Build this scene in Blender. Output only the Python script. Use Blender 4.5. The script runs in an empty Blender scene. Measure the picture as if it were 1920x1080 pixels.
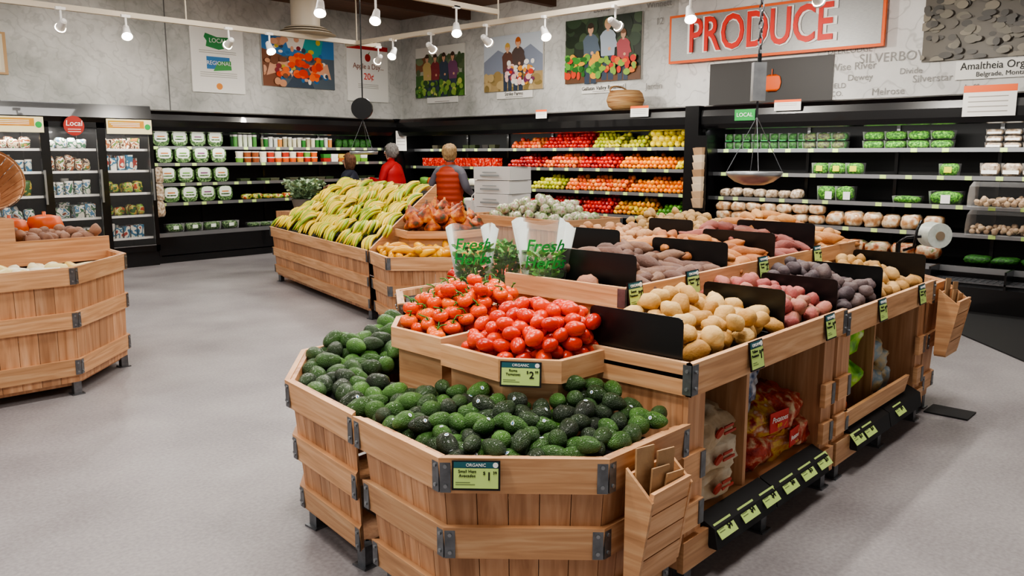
import bpy, math, random
import numpy as np
from mathutils import Vector, Matrix, Euler, noise
random.seed(7); np.random.seed(7)
pi=math.pi; sin=math.sin; cos=math.cos
SC=bpy.context.scene; COL=SC.collection
try: SC.view_settings.look='AgX - Medium High Contrast'
except Exception as ex: print(ex)
def C(h,a=1.0):
    r=[]
    for i in (0,2,4):
        c=int(h[i:i+2],16)/255.
        r.append(c/12.92 if c<=.04045 else ((c+.055)/1.055)**2.4)
    return (r[0],r[1],r[2],a)
# ------------------------------------------------------------ materials
def newmat(name):
    m=bpy.data.materials.new(name); m.use_nodes=True
    nt=m.node_tree; b=nt.nodes["Principled BSDF"]
    return m,nt,b
def mat(name,cols,rough=.5,metal=0,drive='none',nscale=5,stretch=(1,1,1),detail=3,bump=0,bscale=None,coat=0,alpha=1,emis=0,const=False,nmix=0.0,spec=None,transl=0):
    m,nt,b=newmat(name)
    if isinstance(cols,str): cols=[cols]
    N=nt.nodes; L=nt.links
    b.inputs['Roughness'].default_value=rough; b.inputs['Metallic'].default_value=metal
    if coat: b.inputs['Coat Weight'].default_value=coat
    if spec is not None: b.inputs['Specular IOR Level'].default_value=spec
    if alpha<1: b.inputs['Alpha'].default_value=alpha
    def noisen(sc,st,det):
        tc=N.new('ShaderNodeTexCoord'); mp=N.new('ShaderNodeMapping'); mp.inputs['Scale'].default_value=st
        L.new(tc.outputs['Object'],mp.inputs['Vector'])
        n=N.new('ShaderNodeTexNoise'); n.inputs['Scale'].default_value=sc; n.inputs['Detail'].default_value=det
        L.new(mp.outputs[0],n.inputs['Vector']); return n,mp
    if len(cols)==1:
        b.inputs['Base Color'].default_value=C(cols[0])
        if emis: b.inputs['Emission Color'].default_value=C(cols[0]); b.inputs['Emission Strength'].default_value=emis
    else:
        rp=N.new('ShaderNodeValToRGB'); cr=rp.color_ramp
        if const: cr.interpolation='CONSTANT'
        while len(cr.elements)<len(cols): cr.elements.new(.5)
        k=len(cols)
        for i,c in enumerate(cols):
            if drive=='noise': p=.3+.4*i/(k-1)
            elif const: p=i/k
            else: p=i/(k-1)
            cr.elements[i].position=p
        for i,c in enumerate(cols): cr.elements[i].color=C(c)
        if drive=='island':
            g=N.new('ShaderNodeNewGeometry')
            if nmix>0:
                n,mp=noisen(nscale,stretch,detail)
                mx=N.new('ShaderNodeMath'); mx.operation='MULTIPLY_ADD'; mx.inputs[1].default_value=nmix*2
                s=N.new('ShaderNodeMath'); s.operation='MULTIPLY_ADD'; s.inputs[1].default_value=1-nmix*.6; s.inputs[2].default_value=-nmix*.7
                L.new(g.outputs['Random Per Island'],s.inputs[0])
                L.new(n.outputs['Fac'],mx.inputs[0]); L.new(s.outputs[0],mx.inputs[2])
                L.new(mx.outputs[0],rp.inputs['Fac'])
            else: L.new(g.outputs['Random Per Island'],rp.inputs['Fac'])
        else:
            n,mp=noisen(nscale,stretch,detail); L.new(n.outputs['Fac'],rp.inputs['Fac'])
        L.new(rp.outputs['Color'],b.inputs['Base Color'])
    if bump:
        n,mp=noisen(bscale or nscale*3,stretch,4)
        bp=N.new('ShaderNodeBump'); bp.inputs['Strength'].default_value=bump; bp.inputs['Distance'].default_value=.01
        L.new(n.outputs['Fac'],bp.inputs['Height']); L.new(bp.outputs[0],b.inputs['Normal'])
    return m
def woodmat(name,cols,stretch,vmin=.82,vmax=1.12):
    m,nt,b=newmat(name); N=nt.nodes;L=nt.links
    tc=N.new('ShaderNodeTexCoord'); g=N.new('ShaderNodeNewGeometry')
    ad=N.new('ShaderNodeVectorMath'); ad.operation='ADD'
    cx=N.new('ShaderNodeCombineXYZ')
    ml=N.new('ShaderNodeMath'); ml.operation='MULTIPLY'; ml.inputs[1].default_value=37.
    L.new(g.outputs['Random Per Island'],ml.inputs[0]); 
    for i in range(3): L.new(ml.outputs[0],cx.inputs[i])
    L.new(tc.outputs['Object'],ad.inputs[0]); L.new(cx.outputs[0],ad.inputs[1])
    mp=N.new('ShaderNodeMapping'); mp.inputs['Scale'].default_value=stretch; L.new(ad.outputs[0],mp.inputs['Vector'])
    n=N.new('ShaderNodeTexNoise'); n.inputs['Scale'].default_value=1; n.inputs['Detail'].default_value=5; n.inputs['Distortion'].default_value=.8
    L.new(mp.outputs[0],n.inputs['Vector'])
    rp=N.new('ShaderNodeValToRGB'); cr=rp.color_ramp
    while len(cr.elements)<len(cols): cr.elements.new(.5)
    for i,c in enumerate(cols): cr.elements[i].position=.26+.48*i/(len(cols)-1)
    for i,c in enumerate(cols): cr.elements[i].color=C(c)
    L.new(n.outputs['Fac'],rp.inputs['Fac'])
    hs=N.new('ShaderNodeHueSaturation'); 
    mr=N.new('ShaderNodeMapRange'); mr.inputs['To Min'].default_value=vmin; mr.inputs['To Max'].default_value=vmax
    L.new(g.outputs['Random Per Island'],mr.inputs['Value']); L.new(mr.outputs[0],hs.inputs['Value'])
    L.new(rp.outputs['Color'],hs.inputs['Color']); L.new(hs.outputs['Color'],b.inputs['Base Color'])
    b.inputs['Roughness'].default_value=.5
    bp=N.new('ShaderNodeBump'); bp.inputs['Strength'].default_value=.12; bp.inputs['Distance'].default_value=.004
    L.new(n.outputs['Fac'],bp.inputs['Height']); L.new(bp.outputs[0],b.inputs['Normal'])
    return m
def clearmat(name,col='ffffff',rough=.08,base=.06,mul=1.0):
    m,nt,b=newmat(name); N=nt.nodes;L=nt.links
    tr=N.new('ShaderNodeBsdfTransparent'); gl=N.new('ShaderNodeBsdfPrincipled'); gl.inputs['Base Color'].default_value=C(col); gl.inputs['Roughness'].default_value=rough
    fr=N.new('ShaderNodeFresnel'); fr.inputs['IOR'].default_value=1.4
    ad=N.new('ShaderNodeMath'); ad.operation='MULTIPLY_ADD'; ad.inputs[1].default_value=mul; ad.inputs[2].default_value=base; ad.use_clamp=True
    mx=N.new('ShaderNodeMixShader'); L.new(fr.outputs[0],ad.inputs[0]); L.new(ad.outputs[0],mx.inputs[0])
    L.new(tr.outputs[0],mx.inputs[1]); L.new(gl.outputs[0],mx.inputs[2]); L.new(mx.outputs[0],N['Material Output'].inputs['Surface'])
    return m
WH=woodmat('oak_rail_wood',['b3835a','cf9d72','e2b98f'],(2.2,2.2,38))
WV=woodmat('oak_slat_wood',['a6744f','c3916a','d6a984'],(30,30,1.8),.74,1.12)
METAL=mat('galvanised_bracket',['6e7073','85888c'],.4,.9,'noise',30)
BLACK=mat('black_plastic','0d0d0e',.3)
MATB=mat('black_matte','101011',.7)
CASE=mat('cooler_black','0a0a0c',.28,coat=.3)
CASEI=mat('cooler_interior','131416',.5)
STEEL=mat('shelf_steel','9a9da0',.35,.8)
WHITE=mat('white_paint','e8e6e2',.5)
CARD=mat('card_green','c2de80',.6)
CARDW=mat('card_white','eceae4',.6)
TEAL=mat('tag_teal','1f5a63',.5)
TXT=mat('text_black','14140f',.6)
TXTW=mat('text_white','f4f4f0',.6)
ORNG=mat('orange_strip','ea6420',.5)
RED=mat('sign_red','dc2a18',.45)
GREENP=mat('print_green','1f9a44',.5)
CLEAR=clearmat('clear_plastic',base=0,mul=.5)
BAGC=clearmat('clear_bag','eef4f2',rough=.2,base=.045,mul=.9)
GLASS=clearmat('door_glass','ffffff',rough=.02,base=.0,mul=.7)
LEAF=mat('leaf_green',['24581a','4a9430','80c050'],.55,0,'island')
KRAFT=mat('kraft_paper',['a98560','bd9970'],.8,0,'noise',12,bump=.2)
CAPG=mat('cap_grey','9a968e')
FINE=mat('fine_grey','6c7a50')
# ------------------------------------------------------------ mesh builder
class MB:
    def __init__(s): s.v=[];s.f=[];s.m=[];s.s=[];s.n=0
    def add(s,vs,fs,mi=0,sm=False):
        o=s.n; s.v.extend([tuple(p) for p in vs]); s.n+=len(vs)
        for f in fs: s.f.append(tuple(i+o for i in f)); s.m.append(mi); s.s.append(sm)
    def hexa(s,p,mi=0): s.add(p,[(0,3,2,1),(4,5,6,7),(0,1,5,4),(1,2,6,5),(2,3,7,6),(3,0,4,7)],mi)
    def box(s,c,d,mi=0,rz=0,M=None):
        x,y,z=d[0]/2,d[1]/2,d[2]/2
        p=[(-x,-y,-z),(x,-y,-z),(x,y,-z),(-x,y,-z),(-x,-y,z),(x,-y,z),(x,y,z),(-x,y,z)]
        R=M if M is not None else Matrix.Rotation(rz,3,'Z')
        s.hexa([tuple(R@Vector(q)+Vector(c)) for q in p],mi)
    def bb(s,x0,x1,y0,y1,z0,z1,mi=0): s.box(((x0+x1)/2,(y0+y1)/2,(z0+z1)/2),(x1-x0,y1-y0,z1-z0),mi)
    def prism(s,poly,z0,z1,mi=0):
        n=len(poly); v=[(p[0],p[1],z0) for p in poly]+[(p[0],p[1],z1) for p in poly]
        f=[tuple(range(n-1,-1,-1)),tuple(range(n,2*n))]+[(i,(i+1)%n,n+(i+1)%n,n+i) for i in range(n)]
        s.add(v,f,mi)
    def cyl(s,p0,p1,r0,r1=None,n=12,mi=0,caps=True,sm=True):
        if r1 is None: r1=r0
        p0=Vector(p0);p1=Vector(p1);d=(p1-p0).normalized()
        a=d.orthogonal().normalized(); b=d.cross(a)
        v=[p0+r0*(a*cos(2*pi*i/n)+b*sin(2*pi*i/n)) for i in range(n)]+[p1+r1*(a*cos(2*pi*i/n)+b*sin(2*pi*i/n)) for i in range(n)]
        s.add(v,[(i,(i+1)%n,n+(i+1)%n,n+i) for i in range(n)],mi,sm)
        if caps: s.add(v[:n],[tuple(range(n-1,-1,-1))],mi); s.add(v[n:],[tuple(range(n))],mi)
    def tube(s,pts,rs,n=8,mi=0,sm=True):
        pts=[Vector(p) for p in pts]; V=[];F=[]
        a=None
        for i,p in enumerate(pts):
            d=(pts[min(i+1,len(pts)-1)]-pts[max(i-1,0)]).normalized()
            if a is None: a=d.orthogonal().normalized()
            a=(a-d*a.dot(d)).normalized(); b=d.cross(a)
            r=rs[i] if hasattr(rs,'__len__') else rs
            V+=[p+r*(a*cos(2*pi*k/n)+b*sin(2*pi*k/n)) for k in range(n)]
        for i in range(len(pts)-1):
            for k in range(n): F.append((i*n+k,i*n+(k+1)%n,(i+1)*n+(k+1)%n,(i+1)*n+k))
        F.append(tuple(range(n-1,-1,-1))); F.append(tuple((len(pts)-1)*n+k for k in range(n)))
        s.add(V,F,mi,sm)
    def item(s,it,M,mi=0,sm=True):
        V,F=it; R=np.array(M.to_3x3()); t=np.array(M.translation)
        s.add((V@R.T+t).tolist(),F,mi,sm)
    def extr(s,prof,x0,x1,mi=0,sm=False):
        n=len(prof); v=[(x0,p[0],p[1]) for p in prof]+[(x1,p[0],p[1]) for p in prof]
        s.add(v,[(i,(i+1)%n,n+(i+1)%n,n+i) for i in range(n)]+[tuple(range(n-1,-1,-1)),tuple(range(n,2*n))],mi,sm)
    def build(s,name,mats,loc=(0,0,0),rz=0,parent=None,matrix=None):
        me=bpy.data.meshes.new(name); me.from_pydata(s.v,[],s.f)
        if not isinstance(mats,(list,tuple)): mats=[mats]
        for m in mats: me.materials.append(m)
        me.polygons.foreach_set('material_index',s.m); me.polygons.foreach_set('use_smooth',s.s); me.update()
        o=bpy.data.objects.new(name,me); COL.objects.link(o)
        if matrix is not None: o.matrix_world=matrix
        else: o.location=loc; o.rotation_euler=(0,0,rz)
        if parent: o.parent=parent
        return o
def empty(name,loc=(0,0,0),rz=0):
    o=bpy.data.objects.new(name,None); COL.objects.link(o); o.location=loc; o.rotation_euler=(0,0,rz); o.empty_display_size=.1; return o
def txt(body,size,loc,parent=None,m=TXT,rz=0,align='CENTER',width=None,ext=.0008,off=0,rx=pi/2,shear=0,name='lettering'):
    c=bpy.data.curves.new(name,'FONT'); c.body=body; c.size=size; c.align_x=align; c.align_y='CENTER'; c.extrude=ext; c.offset=off; c.shear=shear; c.resolution_u=3
    c.materials.append(m); o=bpy.data.objects.new(name,c); COL.objects.link(o)
    o.location=loc; o.rotation_euler=(rx,0,rz)
    if width:
        bpy.context.view_layer.update(); d=o.dimensions.x
        if d>0: o.scale.x=width/d
    if parent: o.parent=parent
    return o
def wraptxt(body,size,r,sl,z,az,parent,m):
    o=txt(body,size,(0,0,0),None,m,rx=0,shear=.3,off=.0012,ext=.0)
    bpy.context.view_layer.update(); dg=bpy.context.evaluated_depsgraph_get()
    me=bpy.data.meshes.new_from_object(o.evaluated_get(dg)); bpy.data.objects.remove(o)
    for v in me.vertices:
        x,y=v.co.x,v.co.y; rr=r+sl*y+.010; a=az+x/r; v.co=(rr*cos(a),rr*sin(a),z+y)
    n=bpy.data.objects.new('lettering',me); COL.objects.link(n); n.parent=parent
    if not me.materials: me.materials.append(m)
    return n
# ------------------------------------------------------------ items
def lathe(prof,n=12,ribs=0,ramp=0,bend=0,nz=0,seed=0,sx=1,sy=1):
    V=[];F=[];idx=[]
    for (r,z) in prof:
        if r<=1e-6: idx.append([len(V)]); V.append([0,0,z])
        else:
            row=[]
            for k in range(n):
                a=2*pi*k/n; rr=r*(1+ramp*abs(cos(ribs*a/2)) if ribs else 1)
                row.append(len(V)); V.append([rr*cos(a)*sx,rr*sin(a)*sy,z])
            idx.append(row)
    for i in range(len(idx)-1):
        a,b=idx[i],idx[i+1]
        for k in range(n):
            k2=(k+1)%n
            if len(a)==1 and len(b)>1: F.append((a[0],b[k2],b[k]))
            elif len(b)==1 and len(a)>1: F.append((a[k],a[k2],b[0]))
            elif len(a)>1: F.append((a[k],a[k2],b[k2],b[k]))
    V=np.array(V,float)
    if nz:
        S=1./max(abs(V).max(),1e-6)
        for i in range(len(V)):
            q=Vector(V[i]*S*1.3)+Vector((seed*7.3,seed*3.1,seed)); V[i]*=1+nz*noise.noise(q)
    if bend: V[:,0]+=bend*(V[:,2]**2)
    return V,F
def ell(a,c,n=12,m=8,**k): 
    return lathe([(a*sin(pi*i/m) if 0<i<m else 0,-c*cos(pi*i/m)) for i in range(m+1)],n,**k)
AVO=[lathe([(0,-.048),(.018,-.045),(.029,-.035),(.0345,-.02),(.0345,-.004),(.030,.014),(.023,.030),(.015,.041),(.007,.047),(0,.0485)],16,nz=.08,seed=i) for i in range(4)]
ROMA=[ell(.027,.036,14,9,nz=.06,seed=i) for i in range(3)]
VTOM=[lathe([(0,-.028),(.02,-.026),(.034,-.014),(.038,.0),(.035,.014),(.022,.026),(.008,.025),(0,.022)],16,ribs=5,ramp=.03)]
POT=[ell(.038,.048,12,8,nz=.28,seed=i+3) for i in range(4)]
SMP=[ell(.028,.034,10,7,nz=.25,seed=i+9) for i in range(4)]
SWE=[lathe([(0,-.11),(.010,-.10),(.024,-.075),(.036,-.035),(.04,.0),(.035,.04),(.022,.075),(.009,.1),(0,.11)],10,nz=.35,seed=i+20,bend=(i-1.5)*1.6) for i in range(4)]
APP=[lathe([(0,-.026),(.014,-.032),(.028,-.026),(.036,-.008),(.038,.008),(.031,.026),(.015,.032),(.004,.026),(0,.022)],9)]
ORA=[ell(.037,.036,9,6)]
BIGO=[ell(.055,.05,10,7)]
PEA=[lathe([(0,-.04),(.025,-.035),(.036,-.012),(.032,.01),(.018,.032),(.010,.048),(0,.052)],9)]
YSQ=[lathe([(0,-.11),(.025,-.105),(.036,-.07),(.034,-.02),(.028,.03),(.02,.07),(.014,.095),(.012,.11),(0,.112)],10,nz=.15,seed=i+40,bend=(i-1)*2.2) for i in range(3)]
PUMP=[lathe([(0,-.10),(.06,-.11),(.12,-.08),(.145,0),(.12,.08),(.05,.10),(.015,.085),(.014,.13),(0,.13)],30,ribs=10,ramp=.10)]
TURB=[lathe([(0,-.05),(.04,-.055),(.075,-.03),(.08,.0),(.06,.03),(.045,.045),(.035,.07),(.012,.085),(.008,.11),(0,.11)],24,ribs=8,ramp=.15,nz=.08,seed=i) for i in range(3)]
BULB=[ell(.055,.052,10,7,nz=.35,seed=i+60) for i in range(3)]
def inpoly(p,poly):
    x,y=p;c=False;n=len(poly);j=n-1
    for i in range(n):
        xi,yi=poly[i];xj,yj=poly[j]
        if (yi>y)!=(yj>y) and x<(xj-xi)*(y-yi)/(yj-yi)+xi: c=not c
        j=i
    return c
def drop(poly,r,zf,crest,nmax=400,K=30,pack=.86,tol=0.0):
    xs=[p[0] for p in poly];ys=[p[1] for p in poly]
    P=np.zeros((nmax,3));n=0;fail=0
    while n<nmax and fail<12:
        best=None;bs=1e9
        for k in range(K):
            while True:
                x=random.uniform(min(xs),max(xs));y=random.uniform(min(ys),max(ys))
                if inpoly((x,y),poly): break
            z=zf(x,y)+r
            if n:
                d2=(P[:n,0]-x)**2+(P[:n,1]-y)**2; R=(2*r*pack)**2; msk=d2<R
                if msk.any(): z=max(z,(P[:n,2][msk]+np.sqrt(R-d2[msk])).max())
            s=z-crest(x,y)
            if s<bs: bs=s;best=(x,y,z)
        if bs>tol: fail+=1; continue
        P[n]=best;n+=1
    return P[:n]
def flatrot(t=.35): return Matrix.Rotation(random.uniform(0,2*pi),4,'Z')@Matrix.Rotation(pi/2+random.uniform(-t,t),4,'Y')@Matrix.Rotation(random.uniform(0,2*pi),4,'Z')
def uprot(t=.5): return Matrix.Rotation(random.uniform(0,2*pi),4,'Z')@Matrix.Rotation(random.uniform(-t,t),4,'X')
def anyrot(t=0): return Euler((random.uniform(0,6.28),random.uniform(0,6.28),random.uniform(0,6.28))).to_matrix().to_4x4()
STB=mat('sticker_blue','2f7fc0',.4); STEMG=mat('stem_green','3c7a2a',.6)
def pile(name,its,P,m,rot=anyrot,scl=(.92,1.1),sticker=None,extra=None,parent=None,matrix=None):
    b=MB()
    for p in P:
        s=random.uniform(*scl); R=rot()
        M=Matrix.Translation(Vector(p))@R@Matrix.Scale(s,4)
        b.item(random.choice(its),M,0)
        if sticker and random.random()<sticker[0]:
            for _ in range(8):
                a=random.uniform(0,2*pi); n=R.to_3x3()@Vector((cos(a),sin(a),0))
                if n.z>.25 and n.x<.2:
                    r=sticker[1]*s; q=[]
                    for k in range(10):
                        t=2*pi*k/10; da=.22*cos(t); zz=.007*sin(t)+sticker[2]
                        q.append(M@Vector(((r+.0018)/s*cos(a+da),(r+.0018)/s*sin(a+da),zz)))
                    b.add(q,[tuple(range(10))],1,False)
                    q2=[M@Vector(((r+.0027)/s*cos(a+da),(r+.0027)/s*sin(a+da),sticker[2]+zz)) for da,zz in ((-.13,-.002),(.13,-.002),(.13,.002),(-.13,.002))]
                    b.add(q2,[(0,1,2,3)],2,False); break
        if extra: extra(b,M)
    ms=[m,CARDW,STB]
    if extra: ms=[m,STEMG,m]
    return b.build(name,ms,parent=parent,matrix=matrix)
def rect(x0,x1,y0,y1): return [(x0,y0),(x1,y0),(x1,y1),(x0,y1)]
# ------------------------------------------------------------ room shell
def floorm():
    m,nt,b=newmat('floor_concrete');N=nt.nodes;L=nt.links
    tc=N.new('ShaderNodeTexCoord'); n1=N.new('ShaderNodeTexNoise'); n1.inputs['Scale'].default_value=1.3; n1.inputs['Detail'].default_value=6
    n2=N.new('ShaderNodeTexNoise'); n2.inputs['Scale'].default_value=55; n2.inputs['Detail'].default_value=4
    L.new(tc.outputs['Object'],n1.inputs['Vector']);L.new(tc.outputs['Object'],n2.inputs['Vector'])
    mx=N.new('ShaderNodeMath');mx.operation='MULTIPLY_ADD';mx.inputs[1].default_value=.4
    L.new(n2.outputs['Fac'],mx.inputs[0]); 
    m2=N.new('ShaderNodeMath');m2.operation='MULTIPLY';m2.inputs[1].default_value=.6;L.new(n1.outputs['Fac'],m2.inputs[0]);L.new(m2.outputs[0],mx.inputs[2])
    r=N.new('ShaderNodeValToRGB');r.color_ramp.elements[0].position=.34;r.color_ramp.elements[0].color=C('767173');r.color_ramp.elements[1].position=.66;r.color_ramp.elements[1].color=C('9f9b9b')
    L.new(mx.outputs[0],r.inputs['Fac']);L.new(r.outputs[0],b.inputs['Base Color']);b.inputs['Roughness'].default_value=.45
    return m
b=MB();b.bb(-4,11.2,-4,13.3,-.1,0);b.build('floor',floorm())
def muralm(name,lo,hi,kind):
    m,nt,b=newmat(name);N=nt.nodes;L=nt.links
    tc=N.new('ShaderNodeTexCoord')
    n1=N.new('ShaderNodeTexNoise'); n1.inputs['Scale'].default_value=.9 if kind=='reed' else .7; n1.inputs['Detail'].default_value=9; n1.inputs['Roughness'].default_value=.62
    L.new(tc.outputs['Object'],n1.inputs['Vector'])
    r=N.new('ShaderNodeValToRGB');r.color_ramp.elements[0].position=.35;r.color_ramp.elements[0].color=C(lo);r.color_ramp.elements[1].position=.62;r.color_ramp.elements[1].color=C(hi)
    L.new(n1.outputs['Fac'],r.inputs['Fac'])
    w=N.new('ShaderNodeTexWave'); w.inputs['Scale'].default_value=2.2 if kind=='reed' else .9; w.inputs['Distortion'].default_value=14 if kind=='reed' else 22; w.inputs['Detail'].default_value=3; w.inputs['Detail Scale'].default_value=1.6
    w.bands_direction='DIAGONAL'
    L.new(tc.outputs['Object'],w.inputs['Vector'])
    r2=N.new('ShaderNodeValToRGB');e=r2.color_ramp.elements
    e[0].position=.0;e[0].color=(0,0,0,1);e[1].position=.06 if kind=='map' else .2;e[1].color=(1,1,1,1)
    L.new(w.outputs['Fac'],r2.inputs['Fac'])
    mx=N.new('ShaderNodeMixRGB');mx.blend_type='MULTIPLY';mx.inputs[0].default_value=.22 if kind=='map' else .14
    L.new(r.outputs[0],mx.inputs[1]);L.new(r2.outputs[0],mx.inputs[2]);L.new(mx.outputs[0],b.inputs['Base Color']);b.inputs['Roughness'].default_value=.7
    return m
MUR=muralm('mural_reeds','a6a7a2','dad9d5','reed'); MAP=muralm('mural_map','cfcecb','efeeeb','map')
b=MB();b.bb(-4,10.9,12.9,13.1,0,4.2);b.build('wall_back',MUR)
b=MB();b.bb(10.8,11.0,-4,12.9,0,4.2);b.build('wall_right',MUR)
b=MB();b.bb(10.785,10.8,-2,6.62,2.2,4.2);b.build('wall_right_map_panel',MAP)
b=MB();b.bb(-4,11.0,-4,13.1,4.2,4.3)
WC=woodmat('ceiling_wood',['54331e','74492c','8e603d'],(3,40,3))
b.build('ceiling',WC)
b=MB()
for k in range(9):
    y=-3+k*2.; b.bb(-4,10.8,y-.06,y+.06,4.0,4.2,0)
b.build('ceiling_joists',mat('joist_brown','604230',.7))
b=MB();b.bb(6.06,6.075,12.892,12.9,2.2,4.2);b.bb(3.0,3.015,12.892,12.9,2.2,4.2);b.build('trim_1',mat('seam_grey','6e6e6c'))
# ------------------------------------------------------------ wooden bins
def offp(poly,d):
    n=len(poly);out=[]
    for i in range(n):
        p=Vector(poly[i]);a=Vector(poly[i-1]);c=Vector(poly[(i+1)%n])
        e1=(p-a).normalized();e2=(c-p).normalized()
        n1=Vector((-e1.y,e1.x));n2=Vector((-e2.y,e2.x))
        den=1+n1.dot(n2); q=p+(n1+n2)*(d/max(den,.2)); out.append((q.x,q.y))
    return out
def binsides(b,poly,ztop,ext,rails,taper=.06,base=.09,sw=.105,bolts=True,slats=True):
    n=len(poly)
    O=lambda z,d:offp(poly,taper*(ztop-z)/ztop+d)
    for i in ext:
        j=(i+1)%n
        L=(Vector(poly[j])-Vector(poly[i])).length
        if slats:
            k=max(1,round(L/sw)); zt=ztop-.005
            bo,bi,to,ti=O(base,.022),O(base,.040),O(zt,.022),O(zt,.040)
            for q in range(k):
                t0=q/k+.0015/L;t1=(q+1)/k-.0015/L
                l=lambda A,t:(A[i][0]+(A[j][0]-A[i][0])*t,A[i][1]+(A[j][1]-A[i][1])*t)
                P=[l(bo,t0)+(base,),l(bo,t1)+(base,),l(bi,t1)+(base,),l(bi,t0)+(base,),l(to,t0)+(zt,),l(to,t1)+(zt,),l(ti,t1)+(zt,),l(ti,t0)+(zt,)]
                b.hexa(P,1)
        for (z0,z1) in rails:
            bo,bi,to,ti=O(z0,0),O(z0,.022),O(z1,0),O(z1,.022)
            P=[bo[i]+(z0,),bo[j]+(z0,),bi[j]+(z0,),bi[i]+(z0,),to[i]+(z1,),to[j]+(z1,),ti[j]+(z1,),ti[i]+(z1,)]
            b.hexa(P,0)
            h=z1-z0; zc=(z0+z1)/2; A=O(zc,0)
            e=(Vector(A[j])-Vector(A[i])).normalized(); nn=Vector((e.y,-e.x)); ang=math.atan2(e.y,e.x)
            for (pt,sg) in ((Vector(A[i]),1),(Vector(A[j]),-1)):
                c=pt+e*sg*.018+nn*.0015
                b.box((c.x,c.y,zc),(.034,.005,h*.9),2,ang)
                if bolts:
                    for dz in (-h*.27,h*.27):
                        b.cyl((c.x,c.y,zc+dz),(c.x+nn.x*.007,c.y+nn.y*.007,zc+dz),.0065,n=8,mi=3)
def feet(b,pts,h=.09):
    for (x,y) in pts:
        b.box((x,y,h/2),(.05,.05,h),2); b.box((x,y,.004),(.08,.08,.008),2)
BM=[WH,WV,METAL,STEEL,MATB,KRAFT]
R3=[(.55,.67),(.32,.43),(.10,.20)]
def bin_(name,poly,ztop,ext,rails,liner=None,taper=.06,bolts=True,ft=True,sw=.105,lm=4):
    b=MB(); binsides(b,poly,ztop,ext,rails,taper,bolts=bolts,sw=sw)
    zl=liner if liner is not None else ztop-.07
    b.prism(offp(poly,.05+taper*.15),zl-.02,zl,lm)
    if ft:
        fp=offp(poly,taper+.05); feet(b,[fp[i] for i in set(list(ext)+[(e+1)%len(poly) for e in ext])])
    b.prism(offp(poly,taper+.06),.06,.09,1)
    return b
NB=[(1.63,1.81),(1.98,1.41),(2.45,1.40),(2.45,1.80),(2.16,1.80),(2.10,2.34),(1.70,2.345)]
b=bin_('b',NB,.67,[6,0,1],R3,liner=.60); b.build('avocado_bin',BM)
LB=[(1.705,2.355),(2.10,2.36),(2.16,2.88),(2.75,2.90),(2.78,3.40),(2.15,3.36),(1.80,2.95)]
b=bin_('b',LB,.67,[3,4,5,6],R3,liner=.60); b.build('avocado_bin',BM)
AVM=mat('avocado_skin',['11180b','243e17','3c6623','5a8a38'],.36,0,'island',nscale=14,bump=1.0,bscale=260,nmix=.35,coat=.18)
P=drop([(1.71,1.84),(1.99,1.48),(2.41,1.47),(2.41,1.78),(2.12,1.82),(2.06,2.31),(1.77,2.32)],.0315,lambda x,y:.602+max(0,(x-1.75))*.10,lambda x,y:.680+max(0,(x-1.72))*.17*min(1,max(.25,(y-1.42)/.35))+.008*sin(13*y+7*x),360,K=40,pack=.92)
pile('avocado_pile',AVO,P,AVM,flatrot,(.84,1.0),(.32,.0345,-.012))
P=drop([(1.79,2.40),(2.06,2.40),(2.12,2.90),(2.70,2.95),(2.71,3.34),(2.2,3.30),(1.87,2.93)],.039,lambda x,y:.602,lambda x,y:.640+max(0,(x-1.80))*.13,150,K=40,pack=.95)
pile('avocado_pile',AVO,P,AVM,flatrot,(1.05,1.22),(.1,.0345,-.012))
def tray(name,poly,z0,z1,ext,liner,zbody=None):
    b=MB(); n=len(poly)
    for i in range(n):
        j=(i+1)%n
        o0,o1=poly[i],poly[j]; I=offp(poly,.022)
        if i in ext:
            b.hexa([o0+(z0,),o1+(z0,),I[j]+(z0,),I[i]+(z0,),o0+(z1,),o1+(z1,),I[j]+(z1,),I[i]+(z1,)],0)
    if zbody is not None: b.prism(offp(poly,.03),zbody,z0,0)
    b.prism(offp(poly,.021),z0,liner,4)
    return b
TA=[(2.09,1.99),(2.22,1.80),(2.60,1.78),(2.72,2.32),(2.11,2.32)]
b=tray('t',TA,.785,.870,[0,1,2,4],.82,.5); b.build('tomato_tray',BM)
TB=[(2.125,2.335),(2.72,2.335),(2.72,2.80),(2.30,2.82),(2.14,2.66)]
b=tray('t',TB,.80,.885,[2,3,4,0],.835,.5); b.build('tomato_tray',BM)
ROM=mat('roma_skin',['b81c00','d43004','e44410'],.3,0,'island',coat=.15,nmix=.25,nscale=9)
P=drop([(2.14,2.02),(2.25,1.85),(2.55,1.83),(2.64,2.27),(2.16,2.27)],.030,lambda x,y:.821,lambda x,y:.880+max(0,1-((x-2.43)/.30)**2*.9-((y-2.05)/.30)**2*.8)*.15,260,pack=.93)
pile('roma_tomato_pile',ROMA,P,ROM,flatrot,(.98,1.15),(.05,.027,0))
VTM=mat('vine_tomato_skin',['d03402','e84c0a','f07018'],.28,0,'island',coat=.2,nmix=.3,nscale=12)
def calyx(b,M):
    for k in range(5):
        a=2*pi*k/5; 
        p=[M@Vector((0,0,.026)),M@Vector((.008*cos(a-.4),.008*sin(a-.4),.029)),M@Vector((.022*cos(a),.022*sin(a),.031)),M@Vector((.008*cos(a+.4),.008*sin(a+.4),.029))]
        b.add(p,[(0,1,2,3)],1)
    b.tube([M@Vector((0,0,.024)),M@Vector((.004,.002,.04)),M@Vector((.02,.01,.052)),M@Vector((.045,.0,.054))],[.003,.0028,.003,.0025],5,1)
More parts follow.
